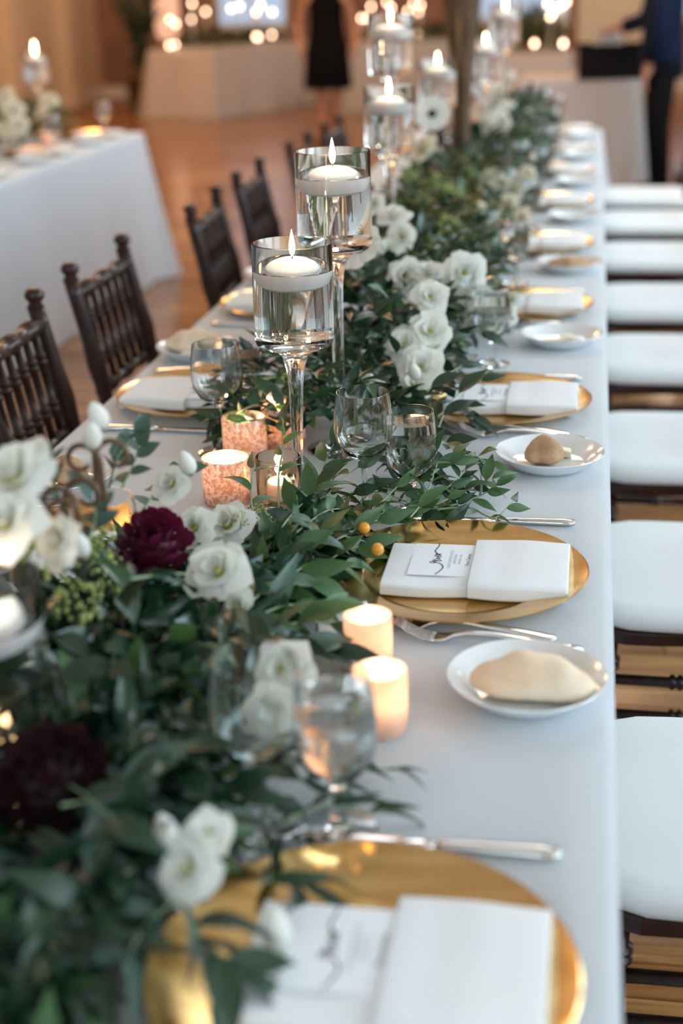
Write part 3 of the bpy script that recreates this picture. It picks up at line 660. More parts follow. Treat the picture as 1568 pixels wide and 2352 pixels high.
class Arr:
    def __init__(s, label, x, y, cap=290, group=None):
        s.P = Vector((x, y, T)); s.o = empty('floral_garland', s.P); tag(s.o, label, 'flowers', group); s.n = 0; s.cap = cap; s.bulk = []; s.clear = []
    def leaf(s, parent, p, d, n, size, shape, tone):
        for c, r in s.clear:               # blooms and cards stay clear of the foliage on their open side
            for q in (.5, .95):
                v = p + d.normalized() * size * q - c; t = v.dot(FACE)
                if -.01 < t < .16 and (v - FACE * t).length < r * .95: return
        Mx = orient(d, n); Mx = Matrix.Translation(p - s.P) @ Mx @ Matrix.Scale(size, 4)
        if parent is not None and s.n < s.cap:
            obj('leaf', leaf_mesh(shape, tone), parent, Mx); s.n += 1
        else: s.bulk.append((Mx, shape, tone))
    def sprig(s, pts, n=10, size=.05, shape='smilax', tone='green', r=.0013, t0=.15, spread=52, up=None, tip=True, jit=.38):
        pts = bez(pts, 5); loc = [p - s.P for p in pts]
        st_ = obj('sprig', mesh('sprig', *tube(loc, [r * (1 - .55 * i / len(loc)) for i in range(len(loc))], 5), stem_m), s.o) if s.n < s.cap else None
        if st_ is None: s.bulk_stem = None
        for k in range(n):
            t = t0 + (1 - t0) * (k + U(-.3, .3)) / max(1, n - 1); t = min(.999, max(0, t)); f = t * (len(pts) - 1); i = int(f); p = pts[i].lerp(pts[i + 1], f - i); d = (pts[i + 1] - pts[i]).normalized()
            sd = d.cross(Vector((0, 0, 1))); sd = sd.normalized() if sd.length > .1 else Vector((1, 0, 0)); uu = sd.cross(d)
            ph = U(-.6, .9); a = math.radians(spread + U(-16, 16)); sgn = 1 if k % 2 else -1
            if tip and k == n - 1: a = .15
            dd = d * math.cos(a) + (sd * sgn * math.cos(ph) + uu * math.sin(ph)) * math.sin(a)
            s.leaf(st_, p, dd, (up or Vector((0, -.35, 1))) + rv(jit), size * U(.72, 1.12), shape, tone)
    def mound(s, y0, y1, xc, hw, h, n, fill, mix, size=.05, lean=-.05, side=(-80, 80)):
        """sprigs and filling leaves over a long heap of greenery; xc, hw, h are functions of depth y"""
        for k in range(n):
            y = U(y0, y1); th = math.radians(U(*side)); c, w_, hh = xc(y), hw(y), h(y); sh, tn = random.choice(mix)
            a = Vector((c + U(-.35, .35) * w_, y + U(-.02, .06), T + .015)); e = Vector((c + math.sin(th) * w_ * U(.85, 1.1), y + U(-.13, .05) + lean, T + .012 + hh * max(0, math.cos(th)) ** .7 * U(.8, 1.12)))
            m_ = a.lerp(e, .55) + Vector((0, 0, .035 * U(.4, 1.3)))
            s.sprig([a, m_, e], random.randint(7, 11), size * U(.8, 1.25) * (.62 if sh == 'round' else 1.15 if sh == 'long' else 1), sh, tn, .0012, .25)
        for k in range(fill):
            y = U(y0 - .03, y1 + .03); th = math.radians(U(side[0] - 8, side[1] + 8)); q = U(.35, .97); c, w_, hh = xc(y), hw(y), h(y); sh, tn = random.choice(mix)
            p = Vector((c + math.sin(th) * w_ * q, y, T + .008 + hh * max(0, math.cos(th)) ** .7 * q))
            d = Vector((math.sin(th) * .9, U(-1, .5), .35 * math.cos(th))) + rv(.45)
            s.leaf(None, p, d, Vector((math.sin(th) * .5, -.3, .9)) + rv(.4), size * U(.7, 1.2) * (.62 if sh == 'round' else 1.15 if sh == 'long' else 1), sh, 'dark' if random.random() < .35 else tn)
    def stem_to(s, p, drop=.10):
        q = Vector((p.x * .6 + s.P.x * .4 if abs(p.x - s.P.x) < .3 else p.x, p.y + .03, max(T + .01, p.z - drop))); return tube([q - s.P, (q.lerp(p, .6) + Vector((0, .008, 0))) - s.P, p - s.P], .0016, 5)
    def head(s, name, p, axis, size, base):
        Mx = Matrix.Translation(p - s.P) @ orient(frame(axis)[0], axis) @ Matrix.Rotation(U(0, 6), 4, 'Z') @ Matrix.Scale(size, 4)
        h_ = obj(name, base, s.o, Mx); return h_
    def bloom(s, p, size=.036, axis=None, kind='white', openness=1.0):
        axis = (axis or (CAMV + rv(.35))).normalized(); h_ = s.head('lisianthus', p, axis, size, centre_y); s.clear.append((p, size))
        for ring, n, ph in (('out', 5, 0), ('mid', 5, .6), ('inn', 4, .3)):
            for k in range(n):
                a = ph + 2 * PI * k / n + U(-.12, .12); sc = U(.9, 1.08)
                Mx = Matrix.Rotation(a, 4, 'Z') @ Matrix.Diagonal((sc * openness, sc * openness, sc / openness ** .5, 1)); obj('petal', random.choice(PET[kind][ring]), h_, Mx)
        return h_
    def anemone(s, p, size=.04, axis=None):
        axis = (axis or (CAMV + rv(.2))).normalized(); h_ = s.head('anemone', p, axis, size, calyx_k); s.clear.append((p, size))
        for k in range(9): obj('petal', random.choice(PET['white']['flat']), h_, Matrix.Rotation(2 * PI * k / 9 + U(-.1, .1), 4, 'Z') @ Matrix.Translation((0, 0, .03 * (k % 2))))
    def dahlia(s, p, size=.045, axis=None, kind='burgundy', n=46):
        axis = (axis or CAMV).normalized(); s.clear.append((p, size)); h_ = s.head('dahlia', p, axis, size, core_d if kind == 'burgundy' else core_m); h_['label'] = 'burgundy dahlia head' if kind == 'burgundy' else 'near-black maroon dahlia head'
        for k in range(n):
            z = 1 - 1.45 * (k + .5) / n; r = math.sqrt(max(0, 1 - z * z)); a = 2.39996 * k; d = Vector((r * math.cos(a), r * math.sin(a), z))
            obj('petal', random.choice(PET[kind]['d']), h_, Matrix.Translation(d * .52) @ orient(d + Vector((0, 0, .25)), Vector((0, 0, 1)) + d * -.4 + rv(.08)) @ Matrix.Scale(U(1.0, 1.25), 4))
    def bud(s, p, d, size=.03):
        h_ = s.head('flower_bud', p, d, size, bud_me); obj('calyx', calyx_me, h_)
    def seeds(s, p, size=.028): 
        h_ = s.head('blossom_cluster', p, (CAMV + rv(.3)), size, random.choice(SEED)); h_['kind'] = 'stuff'
    def kumquat(s, p, r=.0075):
        k = obj('kumquat', mesh('kumquat', *lathe([(0, -1), (.5, -.86), (.87, -.5), (1, 0), (.87, .52), (.5, .88), (.12, 1), (0, .96)], 16), kumquat_m), s.o, Matrix.Translation(p - s.P) @ Matrix.Scale(r, 4)); k['label'] = 'orange kumquat'
    def done(s):
        if not s.bulk: return
        by = {}
        for Mx, sh, tn in s.bulk: by.setdefault((tn), []).append((Mx, sh))
        Vs = []; Fs = []; mi = []; off = 0; tones = list(by)
        for ti, tn in enumerate(tones):
            for Mx, sh in by[tn]:
                v, f = random.choice(LG[sh]); a = np.array(v); R_ = np.array(Mx); Vs.append(a @ R_[:3, :3].T + R_[:3, 3]); Fs += [tuple(i + off for i in q) for q in f]; mi += [ti] * len(f); off += len(v)
        me = mesh('foliage', np.concatenate(Vs).tolist(), Fs, [LMAT[t] for t in tones]); me.polygons.foreach_set('material_index', mi)
        obj('foliage', me, s.o)['kind'] = 'stuff'

# A: heap at the near end, most of it in front of the plane of focus
A = Arr('dense dark near mound of foliage with burgundy dahlias and pale roses', -.45, 1.2)
axc = lambda y: -.45 - (.015 if y < .95 else 0); ahw = lambda y: .148 + .02 * math.sin(y * 7); ah = lambda y: (.075 + .065 * max(0, min(1, (y - .85) / .35))) * (1 - .55 * max(0, min(1, (y - 1.28) / .25)))
def blooms(a, rows, kind='white'):
    for (px, py, Y, r) in rows: a.bloom(at(px, py, Y), r, kind=kind)
for (px, py, Y, r) in ((355, 1255, 1.42, .046),): A.dahlia(at(px, py, Y), r, Vector((.25, -.6, .75)))
A.dahlia(at(120, 1800, .98), .055, Vector((.2, -.6, .75)), 'maroon', 40); A.dahlia(at(497, 1383, 1.42), .018, None, 'burgundy', 26)
blooms(A, ((45, 1110, 1.14, .046), (20, 1215, 1.1, .04), (150, 1245, 1.16, .030), (450, 1215, 1.5, .030), (527, 1212, 1.56, .036), (508, 1318, 1.36, .040), (552, 1392, 1.34, .022), (400, 1115, 1.46, .026), (445, 1995, .90, .032), (478, 1915, .92, .022), (655, 1545, 1.20, .034), (625, 1640, 1.14, .030), (575, 1215, 1.6, .02)))
for (px, py, Y) in ((240, 985, 1.28), (213, 1030, 1.27), (440, 1090, 1.45), (586, 1372, 1.44), (395, 1945, .91), (197, 1280, 1.2), (145, 1308, 1.15)): A.bud(at(px, py, Y), Vector((U(-.4, .4), U(-.4, .1), 1)), .030)
A.bud(at(640, 2190, .86), Vector((-.1, .2, 1)), .036)
for (px, py, Y, r) in ((265, 1400, 1.32, .030), (335, 1402, 1.36, .024), (95, 1285, 1.2, .03), (228, 1262, 1.3, .030), (250, 1330, 1.3, .03), (500, 1440, 1.42, .03), (560, 1455, 1.42, .024), (590, 1180, 1.72, .016), (180, 1390, 1.2, .028), (400, 1560, 1.3, .025), (330, 1480, 1.3, .02)): A.seeds(at(px, py, Y), r)
for (px, py, Y) in ((698, 1460, 1.45), (660, 1422, 1.46), (619, 1372, 1.5)): A.kumquat(at(px, py, Y), .0085)
for cx_, cy_, Y, sg in ((185, 1060, 1.27, 1), (262, 1050, 1.28, -1), (195, 1140, 1.24, -1), (130, 1160, 1.22, 1), (150, 1190, 1.2, -1)):
    c_ = at(cx_, cy_, Y); pts = []
    for k in range(22):
        a = k * .27 * sg + (0 if sg > 0 else PI); r_ = .020 * (1 - k / 34); pts.append(c_ + Vector((r_ * math.cos(a), .004 * k / 22, r_ * math.sin(a) - .0000)))
    pts = [c_ + Vector((0.020 if sg > 0 else -.02, 0, -.06)), c_ + Vector((0.021 if sg > 0 else -.021, 0, -.03))] + pts
    obj('tendril', mesh('tendril', *tube([p - A.P for p in pts], [.0034 - .00006 * i for i in range(len(pts))], 8), tendril_m), A.o)['label'] = 'brown curling tendril'
# big readable leaves of the near heap
for rows, sz, sh, tn in (([(265, 1500, .12), (240, 1600, .10), (250, 1740, .08)], .085, 'smilax', 'grey'), ([(140, 1850, .10), (250, 1830, .09), (300, 1790, .09)], .08, 'smilax', 'grey'),
        ([(300, 2000, .07), (200, 2060, .07), (120, 2150, .07)], .075, 'smilax', 'dark'), ([(420, 2060, .05), (330, 2130, .05), (280, 2240, .04)], .075, 'long', 'grey'),
        ([(480, 1800, .05), (540, 1830, .06), (640, 1850, .03)], .060, 'smilax', 'dark'), ([(520, 1760, .06), (610, 1760, .07), (720, 1800, .04)], .055, 'smilax', 'dark'),
        ([(640, 1900, .03), (740, 1850, .035), (880, 1870, .02)], .055, 'long', 'dark'), ([(700, 1800, .03), (800, 1760, .03), (900, 1770, .02)], .05, 'long', 'dark'),
        ([(430, 2120, .06), (490, 2180, .05), (550, 2240, .035)], .065, 'smilax', 'dark'), ([(600, 2030, .03), (650, 2010, .03), (690, 2030, .025)], .06, 'long', 'dark'),
        ([(560, 1500, .07), (680, 1430, .07), (790, 1440, .05)], .075, 'smilax', 'green'), ([(540, 1440, .08), (660, 1390, .08), (770, 1400, .05)], .07, 'smilax', 'green'),
        ([(620, 1480, .06), (700, 1500, .055), (770, 1500, .04)], .065, 'smilax', 'dark'), ([(560, 1400, .09), (630, 1340, .08), (720, 1330, .06)], .07, 'smilax', 'green'),
        ([(250, 1120, .20), (270, 1050, .24), (310, 1000, .26)], .030, 'round', 'grey'), ([(280, 1120, .2), (310, 1060, .22), (320, 1010, .24)], .034, 'round', 'grey'), ([(150, 1180, .2), (120, 1100, .25), (110, 1070, .27)], .034, 'round', 'grey'),
        ([(330, 1170, .15), (370, 1120, .16), (440, 1080, .16)], .034, 'round', 'grey'), ([(200, 1250, .2), (220, 1180, .22), (190, 1120, .24)], .036, 'round', 'grey'), ([(300, 1330, .17), (390, 1318, .15), (440, 1320, .13)], .045, 'long', 'grey')):
    A.sprig([on(*q) for q in rows], 7, sz, sh, tn, .0018, .1, 45)
A.mound(.54, 1.56, axc, ahw, ah, 50, 1900, [('smilax', 'dark'), ('smilax', 'dark'), ('smilax', 'green'), ('smilax', 'grey'), ('round', 'dark'), ('long', 'dark')], .060)
A.done()

# B: sharp smilax sprays across the table between the votives and the sharp charger
Bq = Arr('sharp trailing smilax sprays reaching over the edge of the gold charger', -.36, 1.85)
Bq.clear += [(Vector((-.17, 1.66, T + .03)), .06), (Vector((-.12, 1.60, T + .03)), .08)]
HERO = [([(600, 1330, .06), (650, 1277, .075), (698, 1247, .08), (752, 1225, .07), (860, 1250, .03)], 13, .064), ([(640, 1260, .06), (710, 1173, .065), (754, 1135, .065), (772, 1112, .07), (810, 1081, .07), (840, 1064, .07)], 11, .060),
        ([(720, 1120, .05), (741, 1081, .07), (751, 1050, .085), (766, 1020, .10)], 6, .055), ([(820, 1200, .05), (872, 1157, .055), (922, 1108, .065), (951, 1084, .07), (968, 1062, .08)], 9, .058),
        ([(940, 1190, .04), (969, 1154, .05), (992, 1102, .065), (1000, 1078, .07), (1040, 1048, .075)], 9, .055), ([(740, 1190, .04), (846, 1172, .045), (904, 1176, .04), (945, 1181, .03), (1010, 1172, .02)], 11, .055),
        ([(1000, 1170, .03), (1077, 1166, .03), (1115, 1184, .03), (1140, 1188, .03), (1165, 1165, .035), (1180, 1150, .035)], 6, .038),
        ([(940, 1185, .02), (1020, 1150, .035), (1080, 1120, .035), (1130, 1100, .04)], 12, .046), ([(960, 1175, .015), (1040, 1160, .02), (1100, 1140, .02), (1140, 1115, .03)], 12, .044), ([(930, 1160, .02), (1010, 1130, .045), (1060, 1090, .05), (1075, 1060, .06)], 9, .050),
        ([(590, 1230, .05), (577, 1150, .06), (578, 1100, .075), (585, 1070, .08)], 6, .058), ([(640, 1180, .05), (640, 1090, .07), (650, 1030, .09), (650, 1000, .10)], 5, .046),
        ([(980, 1100, .06), (1030, 1060, .07), (1080, 1045, .06), (1120, 1065, .05)], 5, .060), ([(620, 1280, .06), (690, 1215, .07), (760, 1170, .075), (830, 1180, .06)], 10, .064),
        ([(600, 1380, .05), (660, 1330, .07), (720, 1290, .075), (790, 1300, .05)], 10, .068), ([(590, 1300, .06), (640, 1220, .08), (690, 1160, .085), (720, 1140, .09)], 9, .066),
        ([(680, 1270, .05), (770, 1240, .06), (850, 1200, .055), (905, 1190, .045)], 10, .058), ([(700, 1200, .03), (790, 1140, .045), (860, 1120, .05), (930, 1130, .045)], 11, .052),
        ([(720, 1320, .04), (780, 1270, .05), (830, 1255, .05), (868, 1250, .045)], 7, .052)]
for rows, n, sz in HERO: Bq.sprig([on(*q) for q in rows], max(5, round(n * .85)), sz * .9, 'smilax', 'green', .0017, .06, 50, Vector((.1, -.5, .8)), jit=.6)
for px, py, h_ in ((867, 1262, .062), (836, 1213, .062), (655, 1010, .06)): Bq.kumquat(on(px, py, h_), .0078)
Bq.mound(1.55, 1.75, lambda y: -.37 + (y - 1.55) * .2, lambda y: .06, lambda y: .035, 8, 170, [('smilax', 'green'), ('smilax', 'dark')], .055, 0)
Bq.mound(1.80, 2.02, lambda y: -.25 + (y - 1.8) * .3, lambda y: .10, lambda y: .015, 3, 40, [('smilax', 'dark')], .042, 0, (-60, 85))
for px, py, h_ in ((555, 1195, .1), (600, 1190, .09)): Bq.seeds(on(px, py, h_), .014)
Bq.done()

# C: mound behind the sharp candle holders
Cq = Arr('mound of dark greenery with white lisianthus behind the sharp candle holders', -.40, 2.7)
cxc = lambda y: -.395 + .03 * math.sin(y * 5); chw = lambda y: .185 + .02 * math.sin(y * 9); ch = lambda y: .10 + .07 * max(0, min(1, (y - 2.1) / .5))
blooms(Cq, ((905, 505, 2.95, .040), (925, 545, 2.9, .034), (893, 575, 2.88, .030), (930, 640, 2.72, .044), (985, 632, 2.7, .034), (1062, 628, 2.72, .048), (938, 690, 2.6, .022), (935, 800, 2.42, .042), (965, 850, 2.36, .044), (950, 890, 2.33, .034), (1105, 705, 2.85, .040), (1155, 725, 2.88, .032), (1092, 758, 2.8, .036), (865, 470, 3.05, .028), (1180, 690, 2.9, .02)))
Cq.bloom(at(988, 685, 2.5), .034, Vector((.12, -.85, .5)), openness=1.05); Cq.bloom(at(985, 765, 2.45), .040, Vector((.25, -.8, .5)), openness=1.1)
for (px, py, Y) in ((780, 905, 2.22), (805, 890, 2.22), (835, 890, 2.22), (850, 905, 2.22), (770, 920, 2.2), (955, 870, 2.3), (800, 945, 2.18)): Cq.bud(at(px, py, Y), Vector((U(-.5, .5), -.5, .8)), .034)
Cq.anemone(at(830, 570, 2.5), .045, Vector((-.4, -.6, .5)))
for (px, py, Y, r) in ((680, 905, 2.3, .02), (720, 930, 2.25, .022), (1060, 700, 2.8, .014), (900, 720, 2.6, .012), (1145, 650, 2.9, .012), (835, 850, 2.4, .02), (1000, 560, 3.1, .025), (720, 870, 2.35, .018), (1030, 520, 3.2, .03)): Cq.seeds(at(px, py, Y), r)
for rows, sz, sh, tn in (([(1000, 1000, .05), (1030, 930, .07), (1070, 890, .08), (1115, 870, .08)], .060, 'smilax', 'dark'), ([(1000, 960, .06), (1050, 930, .06), (1090, 960, .04)], .060, 'smilax', 'dark'), ([(980, 900, .09), (1010, 870, .10), (1080, 830, .09)], .055, 'smilax', 'dark'),
        ([(960, 980, .05), (1000, 1000, .06), (1060, 1040, .05)], .055, 'smilax', 'dark'), ([(960, 700, .12), (1020, 590, .14), (940, 600, .14)], .06, 'long', 'grey'), ([(820, 720, .10), (830, 640, .16), (822, 560, .2)], .09, 'long', 'green'), ([(850, 720, .10), (860, 640, .15), (858, 560, .18)], .09, 'long', 'dark'),
        ([(840, 560, .16), (880, 490, .2), (860, 440, .22)], .05, 'smilax', 'dark'), ([(1000, 800, .1), (1060, 760, .1), (1120, 770, .08)], .055, 'smilax', 'dark'), ([(700, 700, .1), (690, 620, .15), (690, 540, .2)], .06, 'smilax', 'green'), ([(870, 1000, .06), (930, 980, .07), (1000, 990, .06)], .055, 'smilax', 'dark')):
    Cq.sprig([on(*q) for q in rows], 7, sz, sh, tn, .0015, .1, 42, Vector((0, -.6, .8)))
Cq.mound(2.12, 3.25, cxc, chw, ch, 40, 1700, [('smilax', 'dark'), ('smilax', 'dark'), ('long', 'dark'), ('smilax', 'green'), ('round', 'dark')], .054)
Cq.done()

# D, E: the garland running on to the far end
D = Arr('olive and dark green garland with cream blooms further along, round the tall vase', -.39, 4.1)
blooms(D, ((978, 347, 3.95, .048), (1098, 490, 3.85, .034), (1150, 425, 4.2, .032), (1185, 440, 4.2, .034), (1170, 470, 4.1, .034), (1120, 410, 4.4, .03), (1200, 500, 3.9, .028), (1110, 520, 3.7, .024), (1210, 400, 4.6, .03), (940, 350, 4.0, .03)), 'cream')
D.anemone(at(992, 262, 4.3), .052, Vector((.1, -.9, .4)))
for (px, py, Y, r) in ((1000, 430, 4.0, .04), (960, 470, 3.8, .035), (1040, 460, 3.9, .04), (1060, 540, 3.6, .03), (1000, 530, 3.6, .03), (1080, 400, 4.3, .03), (940, 410, 4.1, .03)): D.seeds(at(px, py, Y), r)
D.dahlia(at(1005, 315, 4.3), .035, None, 'maroon', 26)
D.mound(3.25, 4.95, lambda y: -.40, lambda y: .20 + .02 * math.sin(y * 8), lambda y: .17 + .03 * math.sin(y * 6), 40, 1600, [('smilax', 'olive'), ('smilax', 'dark'), ('round', 'olive'), ('smilax', 'green'), ('long', 'dark')], .058)
D.done()
E_ = Arr('far end of the garland with round white flower heads', -.37, 6.0)
blooms(E_, ((1140, 285, 5.6, .062), (1103, 252, 5.7, .05), (1160, 250, 5.8, .045), (1165, 182, 6.1, .045), (1140, 215, 6.0, .05), (1120, 290, 5.5, .045), (1210, 265, 6.1, .03), (1130, 160, 6.2, .045), (1215, 300, 5.8, .03)))
E_.mound(4.95, 6.95, lambda y: -.36, lambda y: .19, lambda y: .17 + .10 * math.exp(-((y - 6.1) / .4) ** 2), 40, 1500, [('smilax', 'green'), ('smilax', 'dark'), ('round', 'grey'), ('smilax', 'dark')], .062)
E_.done()

# tall dark vase of a high centrepiece rising out of the garland
tv = empty('tall_vase', (-.425, 4.78, T)); tag(tv, 'tall dark bronze vase rising out of the garland, leafy branches above', 'vase')
obj('vase_body', lathe_mesh('vase_body', [(0, 0), (.085, 0), (.088, .01), (.06, .03), (.034, .08), (.028, .16), (.030, .30), (.042, .48), (.060, .62), (.075, .72), (.078, .74), (.072, .74), (.055, .62), (.03, .45), (0, .4)], bronze, 32), tv)
for k in range(9):
    a = 2 * PI * k / 9; pts = bez([Vector((0, 0, .45)), Vector((.05 * math.cos(a), .05 * math.sin(a), .78)), Vector((.26 * math.cos(a), .26 * math.sin(a), .98)), Vector((.42 * math.cos(a), .42 * math.sin(a), .84))], 6)
    br = obj('branch', mesh('branch', *tube(pts, .003, 6), stem_m), tv)
    for j in range(8, len(pts) - 1):
        for sg in (-1, 1):
            d = (pts[j + 1] - pts[j]).normalized(); sd = d.cross(Vector((0, 0, 1))); obj('leaf', leaf_mesh('smilax', 'dark'), br, Matrix.Translation(pts[j]) @ orient(d * .6 + sd * sg + rv(.2), Vector((0, 0, 1)) + rv(.3)) @ Matrix.Scale(U(.07, .10), 4))

# ------------------------------------------------------------------ neighbouring table
G = Arr('flower mound with cream roses on the neighbouring table', -2.72, 6.3, 160)
blooms(G, ((30, 255, 6.1, .055), (45, 290, 6.0, .05), (115, 235, 6.4, .05), (15, 225, 6.2, .05), (5, 300, 6.0, .045), (100, 260, 6.2, .04)), 'cream')
G.mound(5.3, 7.0, lambda y: -2.74, lambda y: .19, lambda y: .16 + .10 * math.exp(-((y - 6.2) / .4) ** 2), 24, 700, [('smilax', 'olive'), ('smilax', 'dark'), ('smilax', 'green')], .06)
G.done()
q = at(84, 165, 6.5); holder(q.x, 6.5, .44, 'lone floating candle holder on the neighbouring table', flame=1.5)
for px, py, lb in ((56, 312, 'low votive at the edge of the neighbouring mound'),):
    q = on(110, 335); votive(q.x, q.y, vt_me, lb)

# ------------------------------------------------------------------ far tables, crate, people
def far_table(label, clabel, cx_, cy_, lx, ly, rot, m, seed):
    c, s_ = math.cos(rot), math.sin(rot)
    t = table(label, cx_ - lx / 2, cx_ + lx / 2, cy_ - ly / 2, cy_ + ly / 2, rot)
    tablecloth(clabel, cx_ - lx / 2, cx_ + lx / 2, cy_ - ly / 2, cy_ + ly / 2, (.755,) * 4, m, rot, seed, .010)
ROT = -.38; c0 = Vector((-4.22, 16.2)); ex = Vector((math.cos(ROT), math.sin(ROT))); ey = Vector((-math.sin(ROT), math.cos(ROT)))
ctr = c0 - ex * .47 + ey * 1.0
far_table('angled far banquet table hidden under its cloth', 'pale cloth on the angled far table with candles, beyond the wood floor', ctr.x, ctr.y, .92, 2.0, ROT, cloth_b, 11)
far_table('serving table hidden under its cloth at the garland end', 'pale cloth on the serving table with the black crate', -.10, 10.88, .84, .8, -.04, cloth_b, 12)
far_table('back-wall table hidden under its cloth', 'grey cloth on the table near the back wall behind the tall holders', -1.85, 17.4, 1.9, .8, .05, cloth, 13)
H_ = Arr('dark low garland with candles on the angled far table', ctr.x, ctr.y, 120)
H_.mound(ctr.y - .8, ctr.y + .8, lambda y: ctr.x + (y - ctr.y) * .4, lambda y: .26, lambda y: .14, 22, 420, [('smilax', 'dark'), ('smilax', 'olive')], .09); H_.done()
K_ = Arr('dark green garland on the table near the back wall', -1.85, 17.4, 120)
K_.mound(17.1, 17.6, lambda y: -1.85, lambda y: .85, lambda y: .16, 22, 420, [('smilax', 'dark'), ('smilax', 'olive')], .09); K_.done()
globe_me = mesh('flame', *lathe([(0, -.019), (.010, -.016), (.017, -.006), (.018, .003), (.013, .014), (.006, .023), (0, .030)], 14), globe_m)
def far_candle(px, py, Y, label, big=1.0):
    q = at(px, py, Y); z = q.z - .02; e = empty('taper_candle', (q.x, Y, T + .0003)); hgt = max(.03, z - T)
    tag(e, label, 'candle', 'candles on the far tables')
    obj('candlestick', lathe_mesh('candlestick', [(0, 0), (.04, 0), (.042, .004), (.014, .012), (.008, .03), (.008, hgt * .55), (.013, hgt * .58), (.013, hgt * .62), (0, hgt * .62)], silver, 14), e)
    c = obj('wax', lathe_mesh('wax', [(0, hgt * .61), (.011, hgt * .61), (.011, hgt - .002), (.008, hgt), (0, hgt - .002)], wax, 12), e)
    f = obj('flame', globe_me, c); f.location = (0, 0, hgt + .019)
def along(k, side=0): v = c0 - ex * (.25 + .2 * side) + ey * k; return v
FC = [((390, 45), 16.5), ((440, 45), 16.7), ((441, 8), 16.6), ((472, 27), 17.0), ((403, 55), 16.6), ((390, 116), 16.3), ((402, 110), 16.6), ((531, 20), 17.6), ((550, 15), 17.8), ((588, 28), 17.7), ((598, 12), 17.9), ((625, 28), 18.0), ((588, 84), 17.0), ((593, 86), 17.2), ((624, 80), 17.5)]
ORD = ['first', 'second', 'third', 'fourth', 'fifth', 'sixth', 'seventh', 'eighth', 'ninth', 'tenth', 'eleventh', 'twelfth', 'thirteenth', 'fourteenth', 'fifteenth']
for k, (p, Y) in enumerate(sorted(FC)): far_candle(*p, Y, 'slim lit candle on the angled far table, %s counting from the lantern side' % ORD[k])
for k, (p, Y) in enumerate(sorted((((830, 42), 17.4), ((842, 42), 17.3), ((852, 15), 17.4), ((868, 42), 17.5), ((888, 5), 17.3), ((898, 18), 17.5), ((936, 26), 17.4), ((950, 5), 17.5), ((965, 12), 17.3), ((962, 28), 17.4), ((990, 65), 17.6), ((958, 78), 17.2)))): far_candle(*p, Y, 'slim lit candle on the back-wall table, %s counting from the person in black' % ORD[k])
# right cluster on a stand with greenery between the serving table and the windows
far_table('small round-cornered side table hidden under its cloth', 'pale cloth on the small side table left of the serving table and behind it', -.62, 14.2, .8, .7, 0, cloth_b, 15)
R_ = Arr('dark bushy greenery with candles on the small side table', -.6, 14.2, 90); R_.mound(14.0, 14.4, lambda y: -.58, lambda y: .28, lambda y: .34, 18, 320, [('smilax', 'dark'), ('smilax', 'olive')], .09); R_.done()
for k, (p, Y) in enumerate(sorted((((1227, 100), 13.95), ((1293, 100), 13.95), ((1258, 10), 14.1), ((1272, 25), 14.2), ((1264, 38), 14.0), ((1300, 4), 14.2), ((1290, 12), 14.1)))): far_candle(*p, Y, 'slim lit candle on the small side table, %s counting toward the black crate' % ORD[k])
# glowing lantern and a dark potted plant beside the angled table
q = at(387, 90, 18.3); ln = empty('paper_lantern', (q.x, 18.3, 0)); tag(ln, 'tall glowing pink lantern column behind the angled far table', 'lantern')
obj('lantern_shade', lathe_mesh('lantern_shade', [(0, q.z - .02), (.10, q.z), (.15, q.z + .10), (.16, q.z + .9), (.12, q.z + 1.1), (0, q.z + 1.12)], lantern_m, 24), ln); obj('stand', lathe_mesh('stand', [(0, 0), (.18, 0), (.18, .02), (.02, .03), (.02, q.z)], bronze, 16), ln)
q = at(318, 45, 17.4); pp = Arr('tall dark leafy plant beside the glowing lantern', q.x, 17.4, 150); pp.o.location.z = 0; pp.P = Vector((q.x, 17.4, 0)); pp.o.name = 'potted_plant'; pp.o['category'] = 'plant'
obj('pot', lathe_mesh('pot', [(0, 0), (.16, 0), (.22, .38), (.20, .38), (.15, .1), (0, .1)], bronze, 20), pp.o)
for k in range(26):
    a = U(0, 2 * PI); r_ = U(.1, .3); pp.sprig([Vector((q.x, 17.4, .3)), Vector((q.x + r_ * .4 * math.cos(a), 17.4 + r_ * .4 * math.sin(a), .9)), Vector((q.x + r_ * math.cos(a), 17.4 + r_ * math.sin(a), U(.95, 1.6)))], 10, .17, 'smilax', 'dark', .004, .2)
pp.done()
# black crate with stacked plates
q0 = at(1325, 182, 10.45); q1 = at(1475, 182, 10.45)
cr = empty('serving_crate', ((q0.x + q1.x) / 2, 10.62, T + .001)); tag(cr, 'black open crate on the serving table beside the navy-suited person', 'crate'); hw = (q1.x - q0.x) / 2
obj('crate_body', mesh('crate_body', *join([box(-hw, hw, -.16, .16, 0, .012), box(-hw, hw, -.16, -.148, .012, .225), box(-hw, hw, .148, .16, .012, .225), box(-hw, -hw + .012, -.148, .148, .012, .225), box(hw - .012, hw, -.148, .148, .012, .225)]), black_plastic, False), cr)
obj('rim', mesh('rim', *join([box(-hw - .01, hw + .01, -.17, -.16, .205, .228), box(-hw - .01, hw + .01, .16, .17, .205, .228), box(-hw - .01, -hw, -.16, .16, .205, .228), box(hw, hw + .01, -.16, .16, .205, .228)]), black_plastic, False), cr)
for k in range(9):
    o = obj('dinner_plate', bplate_me); o.scale = (1.35, 1.35, 1.2); o.location = (cr.location.x - .02 + .004 * (k % 3), 10.62, T + .02 + .030 * k); tag(o, 'white plate in the black crate, %s up from the bottom of the stack' % ORD[k], 'plate', 'plates stacked in the black crate')
